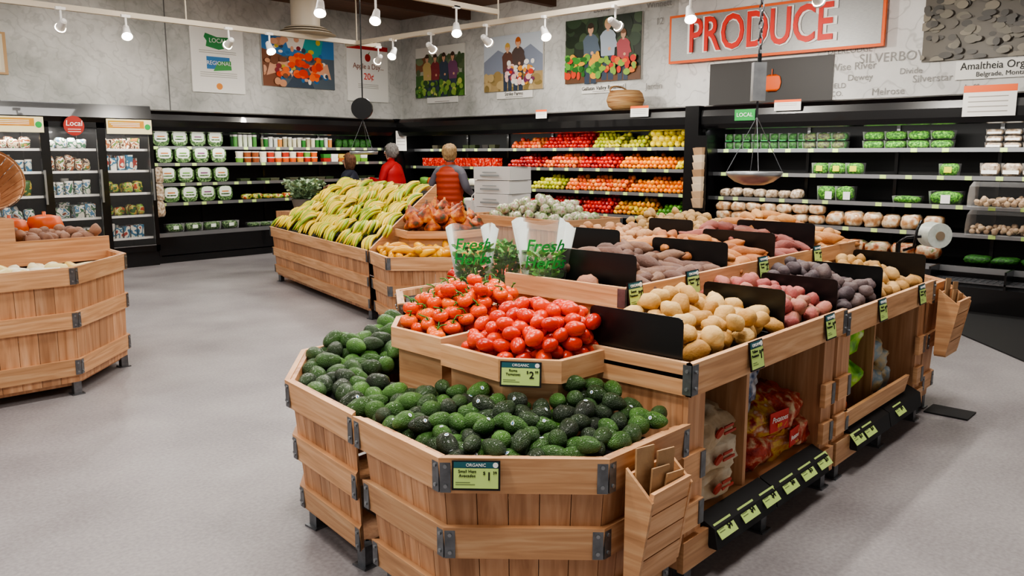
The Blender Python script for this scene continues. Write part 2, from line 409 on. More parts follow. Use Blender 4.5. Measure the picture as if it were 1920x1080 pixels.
P=drop([(2.18,2.42),(2.66,2.40),(2.66,2.75),(2.34,2.77),(2.19,2.62)],.034,lambda x,y:.836,lambda x,y:.90+max(0,1-((x-2.50)/.30)**2*.9-((y-2.56)/.26)**2*.9)*.16,180,pack=.92)
pile('vine_tomato_pile',VTOM,P,VTM,uprot,(.85,1.0),None,calyx)
# ------------------------------------------------------------ island tables
def table(name,u0,u1,zt,v0=1.41):
    b=MB()
    b.bb(u0,u1,v0,v0+.024,zt-.12,zt,0)
    for u in (u0,u1-.04): b.bb(u,u+.04,v0-.003,v0+.001,zt-.115,zt-.005,2)
    for u in (u0+.02,u1-.02):
        for dz in (-.09,-.03): b.cyl((u,v0-.002,zt+dz),(u,v0-.01,zt+dz),.0065,n=8,mi=3)
    b.bb(u0,u1,v0+.024,v0+.55,zt-.06,zt-.045,4)
    for (a,c) in ((u0+.02,u0+.18),(u1-.13,u1-.01)):
        b.bb(a,c,v0+.045,v0+.07,.09,zt-.12,1)
        b.bb(a,a+.02,v0+.07,v0+.5,.09,zt-.1,1); b.bb(c-.02,c,v0+.07,v0+.5,.09,zt-.1,1)
        for (z0,z1) in ((.42,.53),(.24,.34)):
            b.bb(a-.02,c-.03,v0+.02,v0+.045,z0,z1,0); b.bb(c-.065,c-.032,v0+.015,v0+.02,z0+.005,z1-.005,2)
    b.bb(u0+.18,u1-.13,v0+.50,v0+.52,.1,zt-.06,1)
    b.bb(u0+.18,u1-.13,v0+.06,v0+.5,.20,.225,0)
    b.bb(u0+.02,u1-.01,v0+.02,v0+.045,.08,.20,0)
    for (a,c) in ((u0+.2,(u0+u1)/2),((u0+u1)/2+.01,u1-.15)):
        b.hexa([(a,v0-.02,.12),(c,v0-.02,.12),(c,v0+.015,.12),(a,v0+.015,.12),(a,v0-.005,.20),(c,v0-.005,.20),(c,v0+.07,.235),(a,v0+.07,.235)],4)
    feet(b,[(u0+.08,v0+.06),((u0+u1)/2,v0+.06),(u1-.08,v0+.06)],.08)
    b.bb(u0+.05,u1-.05,v0+.06,2.9,.07,.09,1)
    return b
b=table('t',2.46,3.88,.88)
binsides(b,[(2.46,2.3),(2.46,1.41),(3.8,1.41),(3.8,2.3)],.88,[0],[(.76,.88)],0,bolts=True)
b.bb(3.06,3.085,1.5,1.91,.225,.82,1)
b.build('potato_display_table',BM)
b=table('t',3.89,5.28,.86)
b.bb(4.55,4.57,1.5,1.91,.225,.8,1)
b.hexa([(4.0,1.44,.24),(4.95,1.44,.24),(4.95,1.46,.24),(4.0,1.46,.24),(4.0,1.42,.34),(4.95,1.42,.34),(4.95,1.44,.34),(4.0,1.44,.34)],0)
b.build('potato_display_table',BM)
EC=[(5.29,1.42),(5.55,1.42),(5.95,1.85),(5.95,2.8),(5.29,2.8)]
b=bin_('b',EC,.83,[0,1,2],[(.71,.83),(.42,.52),(.15,.25)],taper=.04); b.build('end_bin',BM)
def upper(u0,u1,v0,v1,zt,zl,zb):
    b=MB(); b.bb(u0,u1,v0,v0+.022,zt-.09,zt,0); b.bb(u0,u0+.022,v0+.022,v1,zt-.09,zt,0); b.bb(u1-.022,u1,v0+.022,v1,zt-.09,zt,0)
    b.bb(u0+.022,u1-.022,v0+.022,v1,zl-.02,zl,4)
    b.bb(u0+.03,u1-.03,v0+.03,v1-.01,zb,zt-.09,0)
    b.box((u0+.02,v0-.002,zt-.045),(.04,.004,.08),2); b.box((u0-.002,v0+.02,zt-.045),(.004,.04,.08),2)
    b.box((u0+.028,v0+.05,(zb+zt-.1)/2),(.004,.035,zt-.12-zb),2)
    return b
b=upper(2.80,5.45,1.93,2.62,1.05,.985,.62); b.build('root_vegetable_riser',BM)
b=upper(3.50,5.5,2.63,3.25,1.08,1.03,.62); b.build('root_vegetable_riser',BM)
b=MB(); b.bb(2.74,3.45,2.32,3.3,.80,.825,0); b.bb(2.74,2.765,2.32,3.3,.60,.80,1); b.bb(2.74,3.3,3.28,3.3,.3,.80,1); b.build('herb_riser',BM)
b=bin_('b',[(3.35,3.26),(5.4,3.26),(5.4,3.8),(3.1,3.8),(2.80,3.42)],.80,[1,2,3,4],[(.68,.80),(.40,.50),(.15,.25)],taper=.04,liner=.76); b.build('produce_bin',BM)
def dividers(lst,name='bin_divider'):
    for (u,v0,v1,z0,z1) in lst:
        b=MB(); r=.02
        q=[(v0,z0),(v1,z0),(v1,z1-r),(v1-r*.3,z1-r*.3),(v1-r,z1),(v0+r,z1),(v0+r*.3,z1-r*.3),(v0,z1-r)]
        v=[(u,a,c) for a,c in q]+[(u+.005,a,c) for a,c in q]; n=8
        b.add(v,[tuple(range(n-1,-1,-1)),tuple(range(n,2*n))]+[(i,(i+1)%n,n+(i+1)%n,n+i) for i in range(n)],0)
        b.build(name,BLACK)
dividers([(2.49,1.47,1.88,.84,1.03),(3.32,1.47,1.86,.84,1.03),(3.90,1.47,1.86,.83,1.01),(4.52,1.47,1.86,.83,1.01),(5.26,1.47,1.9,.8,1.01),
 (2.96,1.99,2.42,.99,1.17),(3.78,1.99,2.44,.99,1.16),(4.32,1.99,2.44,.99,1.17),(4.86,1.99,2.5,.99,1.19),(3.80,2.67,3.02,1.03,1.18),(4.6,2.67,3.0,1.03,1.19)])
def potm(name,cols,b_=.35): return mat(name,cols,.65,0,'island',nscale=22,nmix=.4,bump=b_,bscale=90)
def tierpile(name,its,u0,u1,v0,v1,zl,h0,h1,r,m,rot=anyrot,scl=(.9,1.15),nmax=220,mid=.02):
    cr=lambda x,y:zl+h0+(h1-h0)*(y-v0)/(v1-v0)+mid*sin(pi*(x-u0)/(u1-u0))
    zf=lambda x,y:zl+max(0,(h1-h0-.08)*(y-v0)/(v1-v0))*.7
    P=drop(rect(u0+r*.8,u1-r*.8,v0+r*.8,v1-r*.5),r,zf,cr,nmax,pack=.92); return pile(name,its,P,m,rot,scl)
tierpile('yellow_potato_pile',POT,2.60,3.31,1.45,1.90,.835,.06,.15,.042,potm('yellow_potato',['a87a3c','c69a58','d8b87c']),mid=.05)
tierpile('red_potato_pile',POT,3.34,3.89,1.45,1.90,.835,.05,.15,.036,potm('red_potato',['843836','aa5c56','a88066']),scl=(.75,1.0),mid=.03)
tierpile('purple_potato_pile',POT,3.92,4.51,1.45,1.90,.815,.07,.18,.038,potm('purple_potato',['342a2e','524448','6e5c56']),scl=(.8,1.05),mid=.04)
tierpile('russet_potato_pile',POT,4.54,5.24,1.45,1.90,.815,.05,.15,.036,potm('russet_potato',['a07840','bc9258','caa670']),scl=(.75,1.0))
b=MB(); b.item(POT[1],Matrix.Translation((2.89,2.20,1.03))@Matrix.Rotation(1.5,4,'X')@Matrix.Scale(1.15,4)); b.build('sweet_potato',potm('sweet_potato_pink',['96604a','b48468']))
tierpile('japanese_yam_pile',SWE,3.0,3.78,1.97,2.55,.985,.04,.12,.042,potm('yam_brown',['4a3026','644438','80604a']),lambda:flatrot(.2),(.9,1.1),110)
tierpile('orange_yam_pile',SWE,3.8,4.32,1.97,2.55,.985,.06,.14,.042,potm('yam_orange',['8e522c','b0703c','c48c58']),lambda:flatrot(.2),(.9,1.1),90)
tierpile('red_yam_pile',SWE,4.34,4.86,1.97,2.55,.985,.06,.17,.042,potm('yam_red',['743a34','945248','a46c58']),lambda:flatrot(.2),(.9,1.1),90)
tierpile('garnet_yam_pile',SWE,4.88,5.42,1.97,2.58,.985,.08,.21,.042,potm('yam_tan',['a86634','c48e56','d0a26c']),lambda:flatrot(.2),(.9,1.1),90)
tierpile('shallot_pile',SMP,3.84,4.6,2.67,3.2,1.03,.05,.10,.03,potm('shallot',['a87850','c89c76']),nmax=160)
tierpile('ginger_pile',SMP,4.62,5.45,2.67,3.2,1.03,.07,.16,.03,potm('ginger',['a48454','c29e6c']),nmax=220)
PK=mat('red_pack',['a81a14','d0301c','c04a2a'],.3,0,'island')
tierpile('red_pepper_pile',VTOM,3.4,4.4,3.30,3.75,.76,.07,.12,.036,PK,nmax=120)
tierpile('lime_pile',ORA,4.4,5.3,3.30,3.75,.76,.07,.12,.034,mat('lime_skin',['4f7a22','6d9a30'],.4,0,'island'),nmax=120)
tierpile('russet_potato_pile',POT,5.34,5.85,1.9,2.7,.76,.07,.14,.04,potm('russet2',['a3804f','bf9a63']),nmax=120)
# ------------------------------------------------------------ price tags
def tag(pos,az,w=.145,h=.088,lines=(),price='',cents='',tilt=0.15,head='ORGANIC',name='price_tag'):
    e=empty(name,pos); e.rotation_euler=Euler((-tilt,0,az+pi/2),'XYZ')
    b=MB(); b.bb(-w/2,w/2,0,.006,-h/2,h/2,0); b.bb(-w/2+.006,w/2-.006,-.002,0,-h/2+.007,h/2-.022*h/.088,1)
    if head: b.bb(-w/2+.006,w/2-.006,-.0022,0,h/2-.021*h/.088,h/2-.004,2)
    b.build('holder',[BLACK,CARD,TEAL],parent=e)
    k=h/.088
    if head:
        txt(head,.013*k,(0,-.0035,h/2-.0125*k),e,TXTW); 
        c=MB(); c.cyl((w/2-.014*k,-.003,h/2-.012*k),(w/2-.014*k,-.0036,h/2-.012*k),.008*k,n=14); c.build('round_mark',CARDW,parent=e)
    y0=.013*k
    for i,l in enumerate(lines): txt(l,.0125*k,(-w*.18,-.0032,y0-i*.013*k),e)
    if price: txt('$',.014*k,(w*.17,-.0032,.008*k),e); txt(price,.034*k,(w*.27,-.0032,-.002*k),e,off=.0006)
    if cents: txt(cents,.012*k,(w*.39,-.0032,.009*k),e)
    for q,wd in ((-.021,.3),(-.027,.4)):
        c=MB(); c.bb(-w/2+.012,-w/2+.012+w*wd,-.0028,-.002,q*k,q*k+.0022); c.build('fine_print',FINE,parent=e)
    return e
az1=math.atan2(1.40-1.81,1.98-1.63)-pi/2
tag((1.690,1.705,.623),az1,.15,.092,('Small Hass','Avocados'),'1','39')
tag((2.128,1.915,.818),math.atan2(1.80-1.99,2.22-2.09)-pi/2,.15,.092,('Roma','Tomatoes'),'2','99')
for (u,v,z,l,p,w) in ((2.93,1.398,.83,('Yellow','Potatoes'),'1','.10'),(3.66,1.398,.83,('Red','Potatoes'),'1',''),(4.35,1.398,.81,('Purple','Potatoes'),'1',''),(5.0,1.398,.81,('Russet','Potatoes'),'1',''),
   (2.86,1.918,1.015,('Sweet','Potatoes'),'2','49'),(3.33,1.918,1.015,('Japanese','Yams'),'2','99'),(4.05,1.918,1.015,('Garnet','Yams'),'2','49'),(4.75,1.918,1.015,('Yams',),'2','49')):
    tag((u,v,z),-pi/2,.11,.115,l,p,'99')
def shelf_tag(u,v,z,p,tilt=.7):
    e=empty('price_tag',(u,v,z)); e.rotation_euler=Euler((-tilt,0,0))
    b=MB(); b.bb(-.065,.065,-.002,0,-.032,.032,0); b.build('card',CARD,parent=e)
    txt('$'+p,.034,(.025,-.004,0),e,off=.0004); txt('99',.012,(.053,-.004,.01),e)
    c=MB(); 
    for i in range(3): c.bb(-.055,-.015,-.003,-.002,.012-i*.01,.015-i*.01)
    c.build('fine_print',FINE,parent=e)
for u,p in ((2.74,'4'),(2.93,'4'),(3.12,'4'),(3.31,'6'),(3.50,'5'),(3.68,'5'),(4.12,'3'),(4.28,'3'),(4.75,'4')): shelf_tag(u,1.401,.185,p)
# ------------------------------------------------------------ bags under tables
def pillow(b,c,d,mi=0,rz=0,tilt=0,seed=0,n=14,m=10,cr=.10):
    V=[];F=[]
    R=Matrix.Rotation(rz,3,'Z')@Matrix.Rotation(tilt,3,'X')
    sp=lambda w,e:math.copysign(abs(w)**e,w)
    for i in range(m+1):
        ph=-pi/2+pi*i/m
        for k in range(n):
            t=2*pi*k/n
            p=Vector((sp(cos(ph),.45)*sp(cos(t),.5)*d[0]/2,sp(cos(ph),.45)*sp(sin(t),.5)*d[1]/2,sp(sin(ph),.8)*d[2]/2))
            q=1+cr*noise.noise(p*14+Vector((seed*5.,seed,0)))+cr*.6*noise.noise(p*40+Vector((0,seed,0)))
            p=p*q; V.append(tuple(R@p+Vector(c)))
    for i in range(m):
        for k in range(n): F.append((i*n+k,i*n+(k+1)%n,(i+1)*n+(k+1)%n,(i+1)*n+k))
    b.add(V,F,mi,True)
SACK=mat('paper_sack',['a08464','bfa888','d6c8b0'],.75,0,'noise',9,bump=.6,bscale=30)
e=empty('potato_sack_stack',(0,0,0))
b=MB()
for i,z in enumerate((.295,.42,.53)): pillow(b,(2.82+.02*(i%2),1.64,z),(.34,.30,.155),0,.15*(i%3-1),.12*(i-1),i,22,16,.30)
b.build('sacks',SACK,parent=e)
MR=mat('mark_red','b03a28')
for z in (.30,.42,.53): 
    c=MB(); c.cyl((2.80,1.478,z),(2.80,1.470,z-.003),.025,n=16); c.bb(2.84,2.93,1.472,1.478,z-.02,z-.01); c.bb(2.84,2.91,1.472,1.478,z+.005,z+.015); c.build('sack_mark',MR,parent=e)
e=empty('potato_mesh_bags',(0,0,0))
NET=mat('red_net_bag',['5a1016','a82a20','d8b048','c07040','e8e0d0'],.3,0,'noise',13,bump=.7,bscale=50,coat=.3)
NET2=mat('plain_net_bag',['8a1a1c','c0442c','e0c8a0'],.4,0,'noise',22,bump=.7,bscale=50)
for i,(u,z,rz,tl,sz) in enumerate(((3.24,.31,.3,.1,(.24,.26,.17)),(3.48,.32,-.2,.3,(.26,.26,.18)),(3.64,.31,.2,-.1,(.2,.26,.17)),(3.34,.43,-.3,.4,(.28,.24,.16)),(3.56,.45,.2,.2,(.24,.24,.15)))):
    b=MB(); pillow(b,(u,1.63,z),sz,0,rz,tl,i+5,22,16,.35); b.build('bag',NET if i%2 else NET2,parent=e)
LBL=mat('bag_label','c8281c'); 
b=MB(); b.box((3.36,1.485,.44),(.15,.004,.09),0,-.1); b.box((3.52,1.48,.33),(.13,.004,.08),0,.1); b.build('bag_label',LBL,parent=e)
txt('Potatoes',.036,(3.36,1.480,.45),e,TXTW,shear=.2,rz=-.1); txt('RED',.024,(3.36,1.480,.42),e,mat('label_gold','f0c848')); txt('Potatoes',.032,(3.52,1.475,.33),e,TXTW,shear=.2,rz=.1)
BB=mat('dark_print_bag',['14202c','3a5c86','eceef0','a8b0b8'],.25,0,'noise',11,bump=.6,bscale=25,coat=.4)
b=MB(); pillow(b,(3.20,1.66,.58),(.22,.2,.24),0,.1,0,11,20,14,.35); pillow(b,(3.2,1.72,.74),(.14,.12,.14),0,.1,0,12,16,12,.5)
pillow(b,(3.42,1.76,.55),(.2,.18,.18),0,-.2,0,14,20,14,.35); b.build('onion_bag',BB)
GB=mat('green_print_bag',['2f7014','74c020','b0e048','f0f4d8'],.25,0,'noise',9,bump=.5,bscale=25)
b=MB()
for i,(u,z,t) in enumerate(((4.08,.66,.2),(4.22,.55,.5),(4.36,.64,.3),(4.16,.42,.4),(4.36,.44,.5))): pillow(b,(u,1.62+.03*(i%2),z),(.24,.2,.17),0,.3*(i-2),t,i+20,18,12,.3)
b.build('salad_bag_pile',GB)
b=MB()
for i,(u,z) in enumerate(((4.68,.52),(4.82,.44),(4.66,.36),(4.84,.33))): pillow(b,(u,1.62,z),(.18,.22,.16),0,.3*i,.3,i+40,16,12,.3)
b.build('nut_bag_pile',mat('bag_brown',['8a6a48','c8b48a','7c98a8','d8d4c8'],.3,0,'noise',10))
P=drop(rect(4.02,4.2,1.5,1.7),.028,lambda x,y:.23,lambda x,y:.36,40)
pile('onion_net_bag',SMP,P,mat('red_onion',['b03022','d05a2c'],.4,0,'island'))
def bagholder(name,u,v,z0,z1,w=.30,d=.11,rz=0):
    e=empty(name,(u,v,0),rz)
    b=MB(); h=z1-z0
    k=4
    for i in range(k):
        a=z0+h*i/k; c=z0+h*(i+1)/k-.004
        d0=d*(.55+.45*i/k); d1=d*(.55+.45*(i+1)/k)
        b.hexa([(-w/2,-d0,a),(w/2,-d0,a),(w/2,-d0+.016,a),(-w/2,-d0+.016,a),(-w/2,-d1,c),(w/2,-d1,c),(w/2,-d1+.016,c),(-w/2,-d1+.016,c)],0)
    for x in (-w/2-.012,w/2):
        b.hexa([(x,-d*.55,z0),(x+.012,-d*.55,z0),(x+.012,0,z0),(x,0,z0),(x,-d,z1-.03),(x+.012,-d,z1-.03),(x+.012,0,z1+.06),(x,0,z1+.06)],0)
    b.bb(-w/2,w/2,-.012,0,z0,z1+.04,0); b.bb(-w/2,w/2,-d*.55,0,z0-.012,z0,0)
    b.build('box',BM,parent=e)
    b=MB()
    for i in range(4):
        y=-.02-.016*i; x=(-.04,.045,-.02,.03)[i]; ww=.10; t=.012*(i-2); ht=(.13,.10,.06,.03)[i]; yt=max(y-.015,-d*.92)
        b.hexa([(x-ww/2,max(y,-d*.45),z0+.03),(x+ww/2,max(y,-d*.45),z0+.03),(x+ww/2,max(y,-d*.45)+.006,z0+.03),(x-ww/2,max(y,-d*.45)+.006,z0+.03),(x-ww/2+t,yt,z1+ht),(x+ww/2+t,yt,z1+ht-.012),(x+ww/2+t,yt+.006,z1+ht-.012),(x-ww/2+t,yt+.006,z1+ht)],0)
    b.build('paper_bags',KRAFT,parent=e)
bagholder('paper_bag_holder',2.16,1.39,.26,.57,.22,.10)
bagholder('paper_bag_holder',5.45,1.40,.40,.74,.24,.12)
b=MB(); b.bb(5.40,5.60,1.2,1.45,0,.01,0); b.build('floor_plate',MATB)
# ------------------------------------------------------------ herbs in printed sleeves
def leafcl(b,c,rx,ry,h,n,mi=0,ls=.03,stem=True):
    for i in range(n):
        a=random.uniform(0,2*pi); r=math.sqrt(random.random()); z=random.random()
        k=.35+.65*z
        p=Vector((c[0]+rx*r*k*cos(a),c[1]+ry*r*k*sin(a),c[2]+h*z))
        d=Vector((cos(a)*.7,sin(a)*.7,random.uniform(-.2,1))).normalized(); s=d.cross(Vector((0,0,1))).normalized(); s=(Matrix.Rotation(random.uniform(-1,1),3,d)@s)
        l=ls*random.uniform(.6,1.3)
        up=s.cross(d)*l*.15
        b.add([p,p+d*l*.4+s*l*.35+up,p+d*l*.75+s*l*.3,p+d*l,p+d*l*.75-s*l*.3,p+d*l*.4-s*l*.35+up],[(0,1,2,3),(0,3,4,5)],mi)
    if stem:
        for i in range(int(n/14)+2):
            a=random.uniform(0,6.28); r=random.random()*.8
            b.tube([(c[0]+rx*.15*cos(a),c[1]+ry*.15*sin(a),c[2]),(c[0]+rx*r*cos(a),c[1]+ry*r*sin(a),c[2]+h*.8)],.0015,4,mi)
for i,(u,v,s) in enumerate(((2.86,2.90,1.05),(2.90,2.46,1.12),(3.10,2.66,1.12),(3.14,2.94,1.0))):
    e=empty('herb_sleeve',(u,v,.827)); b=MB(); n=24; H=.40*s
    prof=[(.05,0),(.052,.05),(.085*s,.18*s),(.125*s,H)]
    V=[];F=[]
    for (r,z) in prof:
        for k in range(n):
            a=2*pi*k/n; V.append((r*(1+.05*cos(6*a)*z/H)*cos(a),r*(1+.05*cos(6*a)*z/H)*sin(a),z+(.012*cos(4*a) if z==H else 0)))
    for j in range(3):
        for k in range(n): F.append((j*n+k,j*n+(k+1)%n,(j+1)*n+(k+1)%n,(j+1)*n+k))
    b.add(V,F,0,True); b.build('sleeve',BAGC,parent=e)
    b=MB(); leafcl(b,(0,0,.03),.085,.085,.29,300,0,.038); b.build('herbs',LEAF,parent=e)
    b=MB()
    for q in range(4): b.cyl((0,0,.035+q*.028),(0,0,.047+q*.028),.0545+.0045*q,.057+.0045*q,n=24,caps=False)
    b.build('printed_stripes',GREENP,parent=e)
    az=math.atan2(-v,-u)
    if i<2:
        for (t,z) in (('Fresh',.325),('Herbs',.255)):
            wraptxt(t,.078,.085*s+(z*s-.18*s)*.18,.18,z*s,az,e,GREENP)
# ------------------------------------------------------------ banana display
BL=[(4.77,6.26),(5.82,6.42),(6.78,9.24),(5.56,9.30)]
b=bin_('b',[BL[0],BL[1],BL[2],BL[3]],.70,[3,1,2],[(.58,.70),(.34,.44),(.12,.22)],taper=.05,bolts=False)
n0,n1,f1,f0=[Vector((p[0],p[1],0)) for p in (BL[0],BL[1],BL[2],BL[3])]
def slope(s,t):
    a=n0.lerp(f0,s); c=n1.lerp(f1,s); p=a.lerp(c,.05+.90*t); p.z=.67+.55*t; return p
q=[slope(0,0),slope(0,1),slope(1,1),slope(1,0)]
dn=[Vector((p.x,p.y,.62)) for p in q]
b.hexa([dn[0],dn[1],dn[2],dn[3],q[0],q[1],q[2],q[3]],4)
nA,nB=slope(-.01,-.02),slope(-.01,1.03)
b.hexa([(nA.x,nA.y,.66),(nB.x,nB.y,.66),(nB.x,nB.y+.02,.66),(nA.x,nA.y+.02,.66),(nA.x,nA.y,nA.z+.06),(nB.x,nB.y,nB.z+.06),(nB.x,nB.y+.02,nB.z+.06),(nA.x,nA.y+.02,nA.z+.06)],0)
gA,gB=slope(0,1.02),slope(1,1.02)
b.hexa([(gA.x,gA.y,.68),(gA.x+.02,gA.y,.68),(gB.x+.02,gB.y,.68),(gB.x,gB.y,.68),(gA.x,gA.y,1.27),(gA.x+.02,gA.y,1.27),(gB.x+.02,gB.y,1.27),(gB.x,gB.y,1.27)],0)
b.build('banana_display_table',BM)
b=MB()
def hand(s,t,lift,yaw):
    p=slope(s,t); up=(slope(s,t+.05)-p).normalized(); al=(slope(s+.05,t)-p).normalized(); nn=al.cross(up)
    if nn.z<0: nn=-nn
    Rm=Matrix.Rotation(yaw,3,nn); up=Rm@up; al=Rm@al
    base=p+nn*lift; k=random.choice((4,5,5,6)); sg=1 if yaw<.1 else -1
    for i in range(k):
        o=(i-(k-1)/2); pts=[];rs=[]; tz=random.uniform(-.006,.006)
        for j in range(8):
            w=j/7.
            q=base+al*(o*(.010+.034*sin(min(1,w*1.25)*pi*.5))+sg*.055*sin(w*pi))+up*(.125-.235*w)+nn*(.030*sin(w*pi)+.022*(1-w)+.012*(i%2)+tz)
            pts.append(q); rs.append([.006,.009,.0155,.0175,.018,.0165,.0105,.005][j])
        b.tube(pts,rs,7,0)
rows=6;cols=14
for r_ in range(rows):
    for c_ in range(cols):
        hand((c_+.5+.32*random.uniform(-1,1))/cols,(r_+.60+.15*random.uniform(-1,1))/rows*.97,.03,random.uniform(-.55,.45))
for i in range(34): hand(random.uniform(.05,.95),random.uniform(.12,.95),.085,random.uniform(-.9,.7))
b.build('banana_pile',mat('banana_skin',['5c8a14','a4b41c','dcc020','ecca3c','f4e078'],.4,0,'island',nscale=7,nmix=.35))
EB=[(4.77,6.24),(4.55,5.70),(5.0,5.23),(5.62,5.23),(5.80,6.3)]
b=bin_('b',EB,.70,[0,1,2,3],[(.58,.70),(.34,.44),(.12,.22)],taper=.05,bolts=False,liner=.66); b.build('squash_bin',BM)
UT=[(5.08,6.22),(4.98,5.92),(5.3,5.58),(5.85,5.58),(5.85,6.3)]
b=tray('t',UT,.82,.89,[0,1,2,3],.85,.62); b.build('squash_tray',BM)
P=drop([(4.85,6.18),(4.66,5.72),(5.02,5.33),(5.55,5.33),(5.5,5.5),(5.26,5.5),(4.92,5.86),(4.98,6.2)],.042,lambda x,y:.66,lambda x,y:.77,60)
pile('yellow_squash_pile',YSQ,P,mat('yellow_squash',['d89004','f0b410','e8a020'],.35,0,'island'),lambda:flatrot(.15))
P=drop([(5.12,6.18),(5.05,5.94),(5.33,5.65),(5.8,5.65),(5.8,6.25)],.07,lambda x,y:.85,lambda x,y:1.12-1.0*((x-5.45)**2+(y-5.95)**2),40)
pile('turban_squash_pile',TURB,P,mat('turban_squash',['24401a','8a3414','c8641c','e0a850'],.5,0,'noise',nscale=14),uprot,(.8,1.05))
GBn=[(6.32,5.15),(7.1,4.95),(7.3,6.5),(6.45,6.68)]
b=bin_('b',GBn,.95,[0,1,2,3],[(.84,.95),(.5,.6),(.2,.3)],taper=.05,bolts=False,liner=.88); b.build('produce_bin',BM)
P=drop([(6.42,5.25),(7.02,5.08),(7.18,6.4),(6.52,6.56)],.062,lambda x,y:.88,lambda x,y:1.13-.5*((x-6.8)**2+(y-5.8)**2),100)
pile('wrapped_lettuce_pile',BULB,P,mat('wrapped_lettuce',['4f7a34','98a878','c8c0ae','a87870'],.25,0,'noise',nscale=26,coat=.4),anyrot,(.9,1.2))
CT=mat('carton_white',['cfcfcd','e0e0de'],.6,0,'island')
e=empty('carton_stack',(7.36,6.93,0),.05)
b=MB()
for i in range(9):
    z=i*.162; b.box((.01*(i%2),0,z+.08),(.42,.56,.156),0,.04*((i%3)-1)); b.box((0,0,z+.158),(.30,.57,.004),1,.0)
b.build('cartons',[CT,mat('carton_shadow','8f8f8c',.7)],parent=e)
PG=mat('print_grey','8c9496')
for i in range(5,9):
    b=MB(); b.bb(-.232,-.228,-.14,.16,i*.162+.045,i*.162+.065,0); b.bb(-.232,-.228,-.1,.12,i*.162+.09,i*.162+.10,0); b.build('carton_print',PG,parent=e)
b=MB(); b.bb(6.0,6.6,9.4,9.85,0,.85,1); b.build('plant_stand',BM)
e=empty('potted_lavender',(6.30,9.62,.85)); b=MB(); b.cyl((0,0,0),(0,0,.16),.13,.17,20,0); b.build('pot',mat('pot_grey','75706a'),parent=e)
b=MB(); leafcl(b,(0,0,.13),.28,.28,.26,650,0,.06); b.build('foliage',mat('sage_leaf',['5c7558','87a07c','aebf9c'],.6,0,'island'),parent=e)
# ------------------------------------------------------------ left bin
FB=[(1.25,5.77),(1.98,5.73),(2.54,6.28),(2.64,7.45),(1.2,7.45)]
b=bin_('b',FB,.87,[0,1,2,3],[(.75,.87),(.46,.57),(.14,.25)],taper=.02,liner=.76,sw=.12,lm=1); b.build('squash_bin',BM)
P=drop([(1.35,5.95),(1.95,5.90),(2.2,6.15),(2.2,6.45),(1.35,6.45)],.045,lambda x,y:.76,lambda x,y:.84,26)
pile('patty_pan_squash',YSQ,P,mat('pale_squash',['e0b030','e8e4d0','e8c840'],.4,0,'island'),lambda:flatrot(.15))
b=MB(); b.bb(1.3,2.55,6.62,7.4,.86,.93,0); b.bb(1.3,2.55,6.60,6.62,.80,.98,0); b.build('pumpkin_riser',BM)
P=drop(rect(1.98,2.5,6.68,7.1),.045,lambda x,y:.93,lambda x,y:1.02,40); pile('sweet_potato_pile',POT,P,potm('sp2',['7a5644','a88068']),anyrot)
b=MB()
for (x,y,s) in ((2.05,7.22,.85),(2.32,7.28,.9),(1.85,7.25,.8)): b.item(PUMP[0],Matrix.Translation((x,y,.93+.11*s))@Matrix.Scale(s,4))
b.build('pumpkin_group',mat('pumpkin_skin',['c4480e','e86a12'],.45,0,'noise',5))
b=MB(); b.bb(1.55,1.92,6.66,7.0,.93,1.14,0); b.build('wood_crate',BM)
b=MB(); 
for k in range(22):
    a=2*pi*k/22; a2=2*pi*(k+.92)/22
    P0=[]
    for (r,z) in ((.16,0),(.23,.34)): P0.append((r*cos(a),r*sin(a),z)); P0.append((r*cos(a2),r*sin(a2),z))
    inn=[(x*.96,y*.96,z) for x,y,z in P0]
    b.hexa([P0[0],P0[1],inn[1],inn[0],P0[2],P0[3],inn[3],inn[2]],0)
for (r,z) in ((.165,.02),(.203,.18),(.234,.32)):
    b.cyl((0,0,z),(0,0,z+.03),r,r+.005,30,1,caps=False); 
b.prism([(.155*cos(2*pi*k/20),.155*sin(2*pi*k/20)) for k in range(20)],.0,.01,0)
o=b.build('bushel_basket',[WV,WH]); o.matrix_world=Matrix.Translation((1.84,7.18,1.30))@Matrix.Rotation(1.2,4,'X')
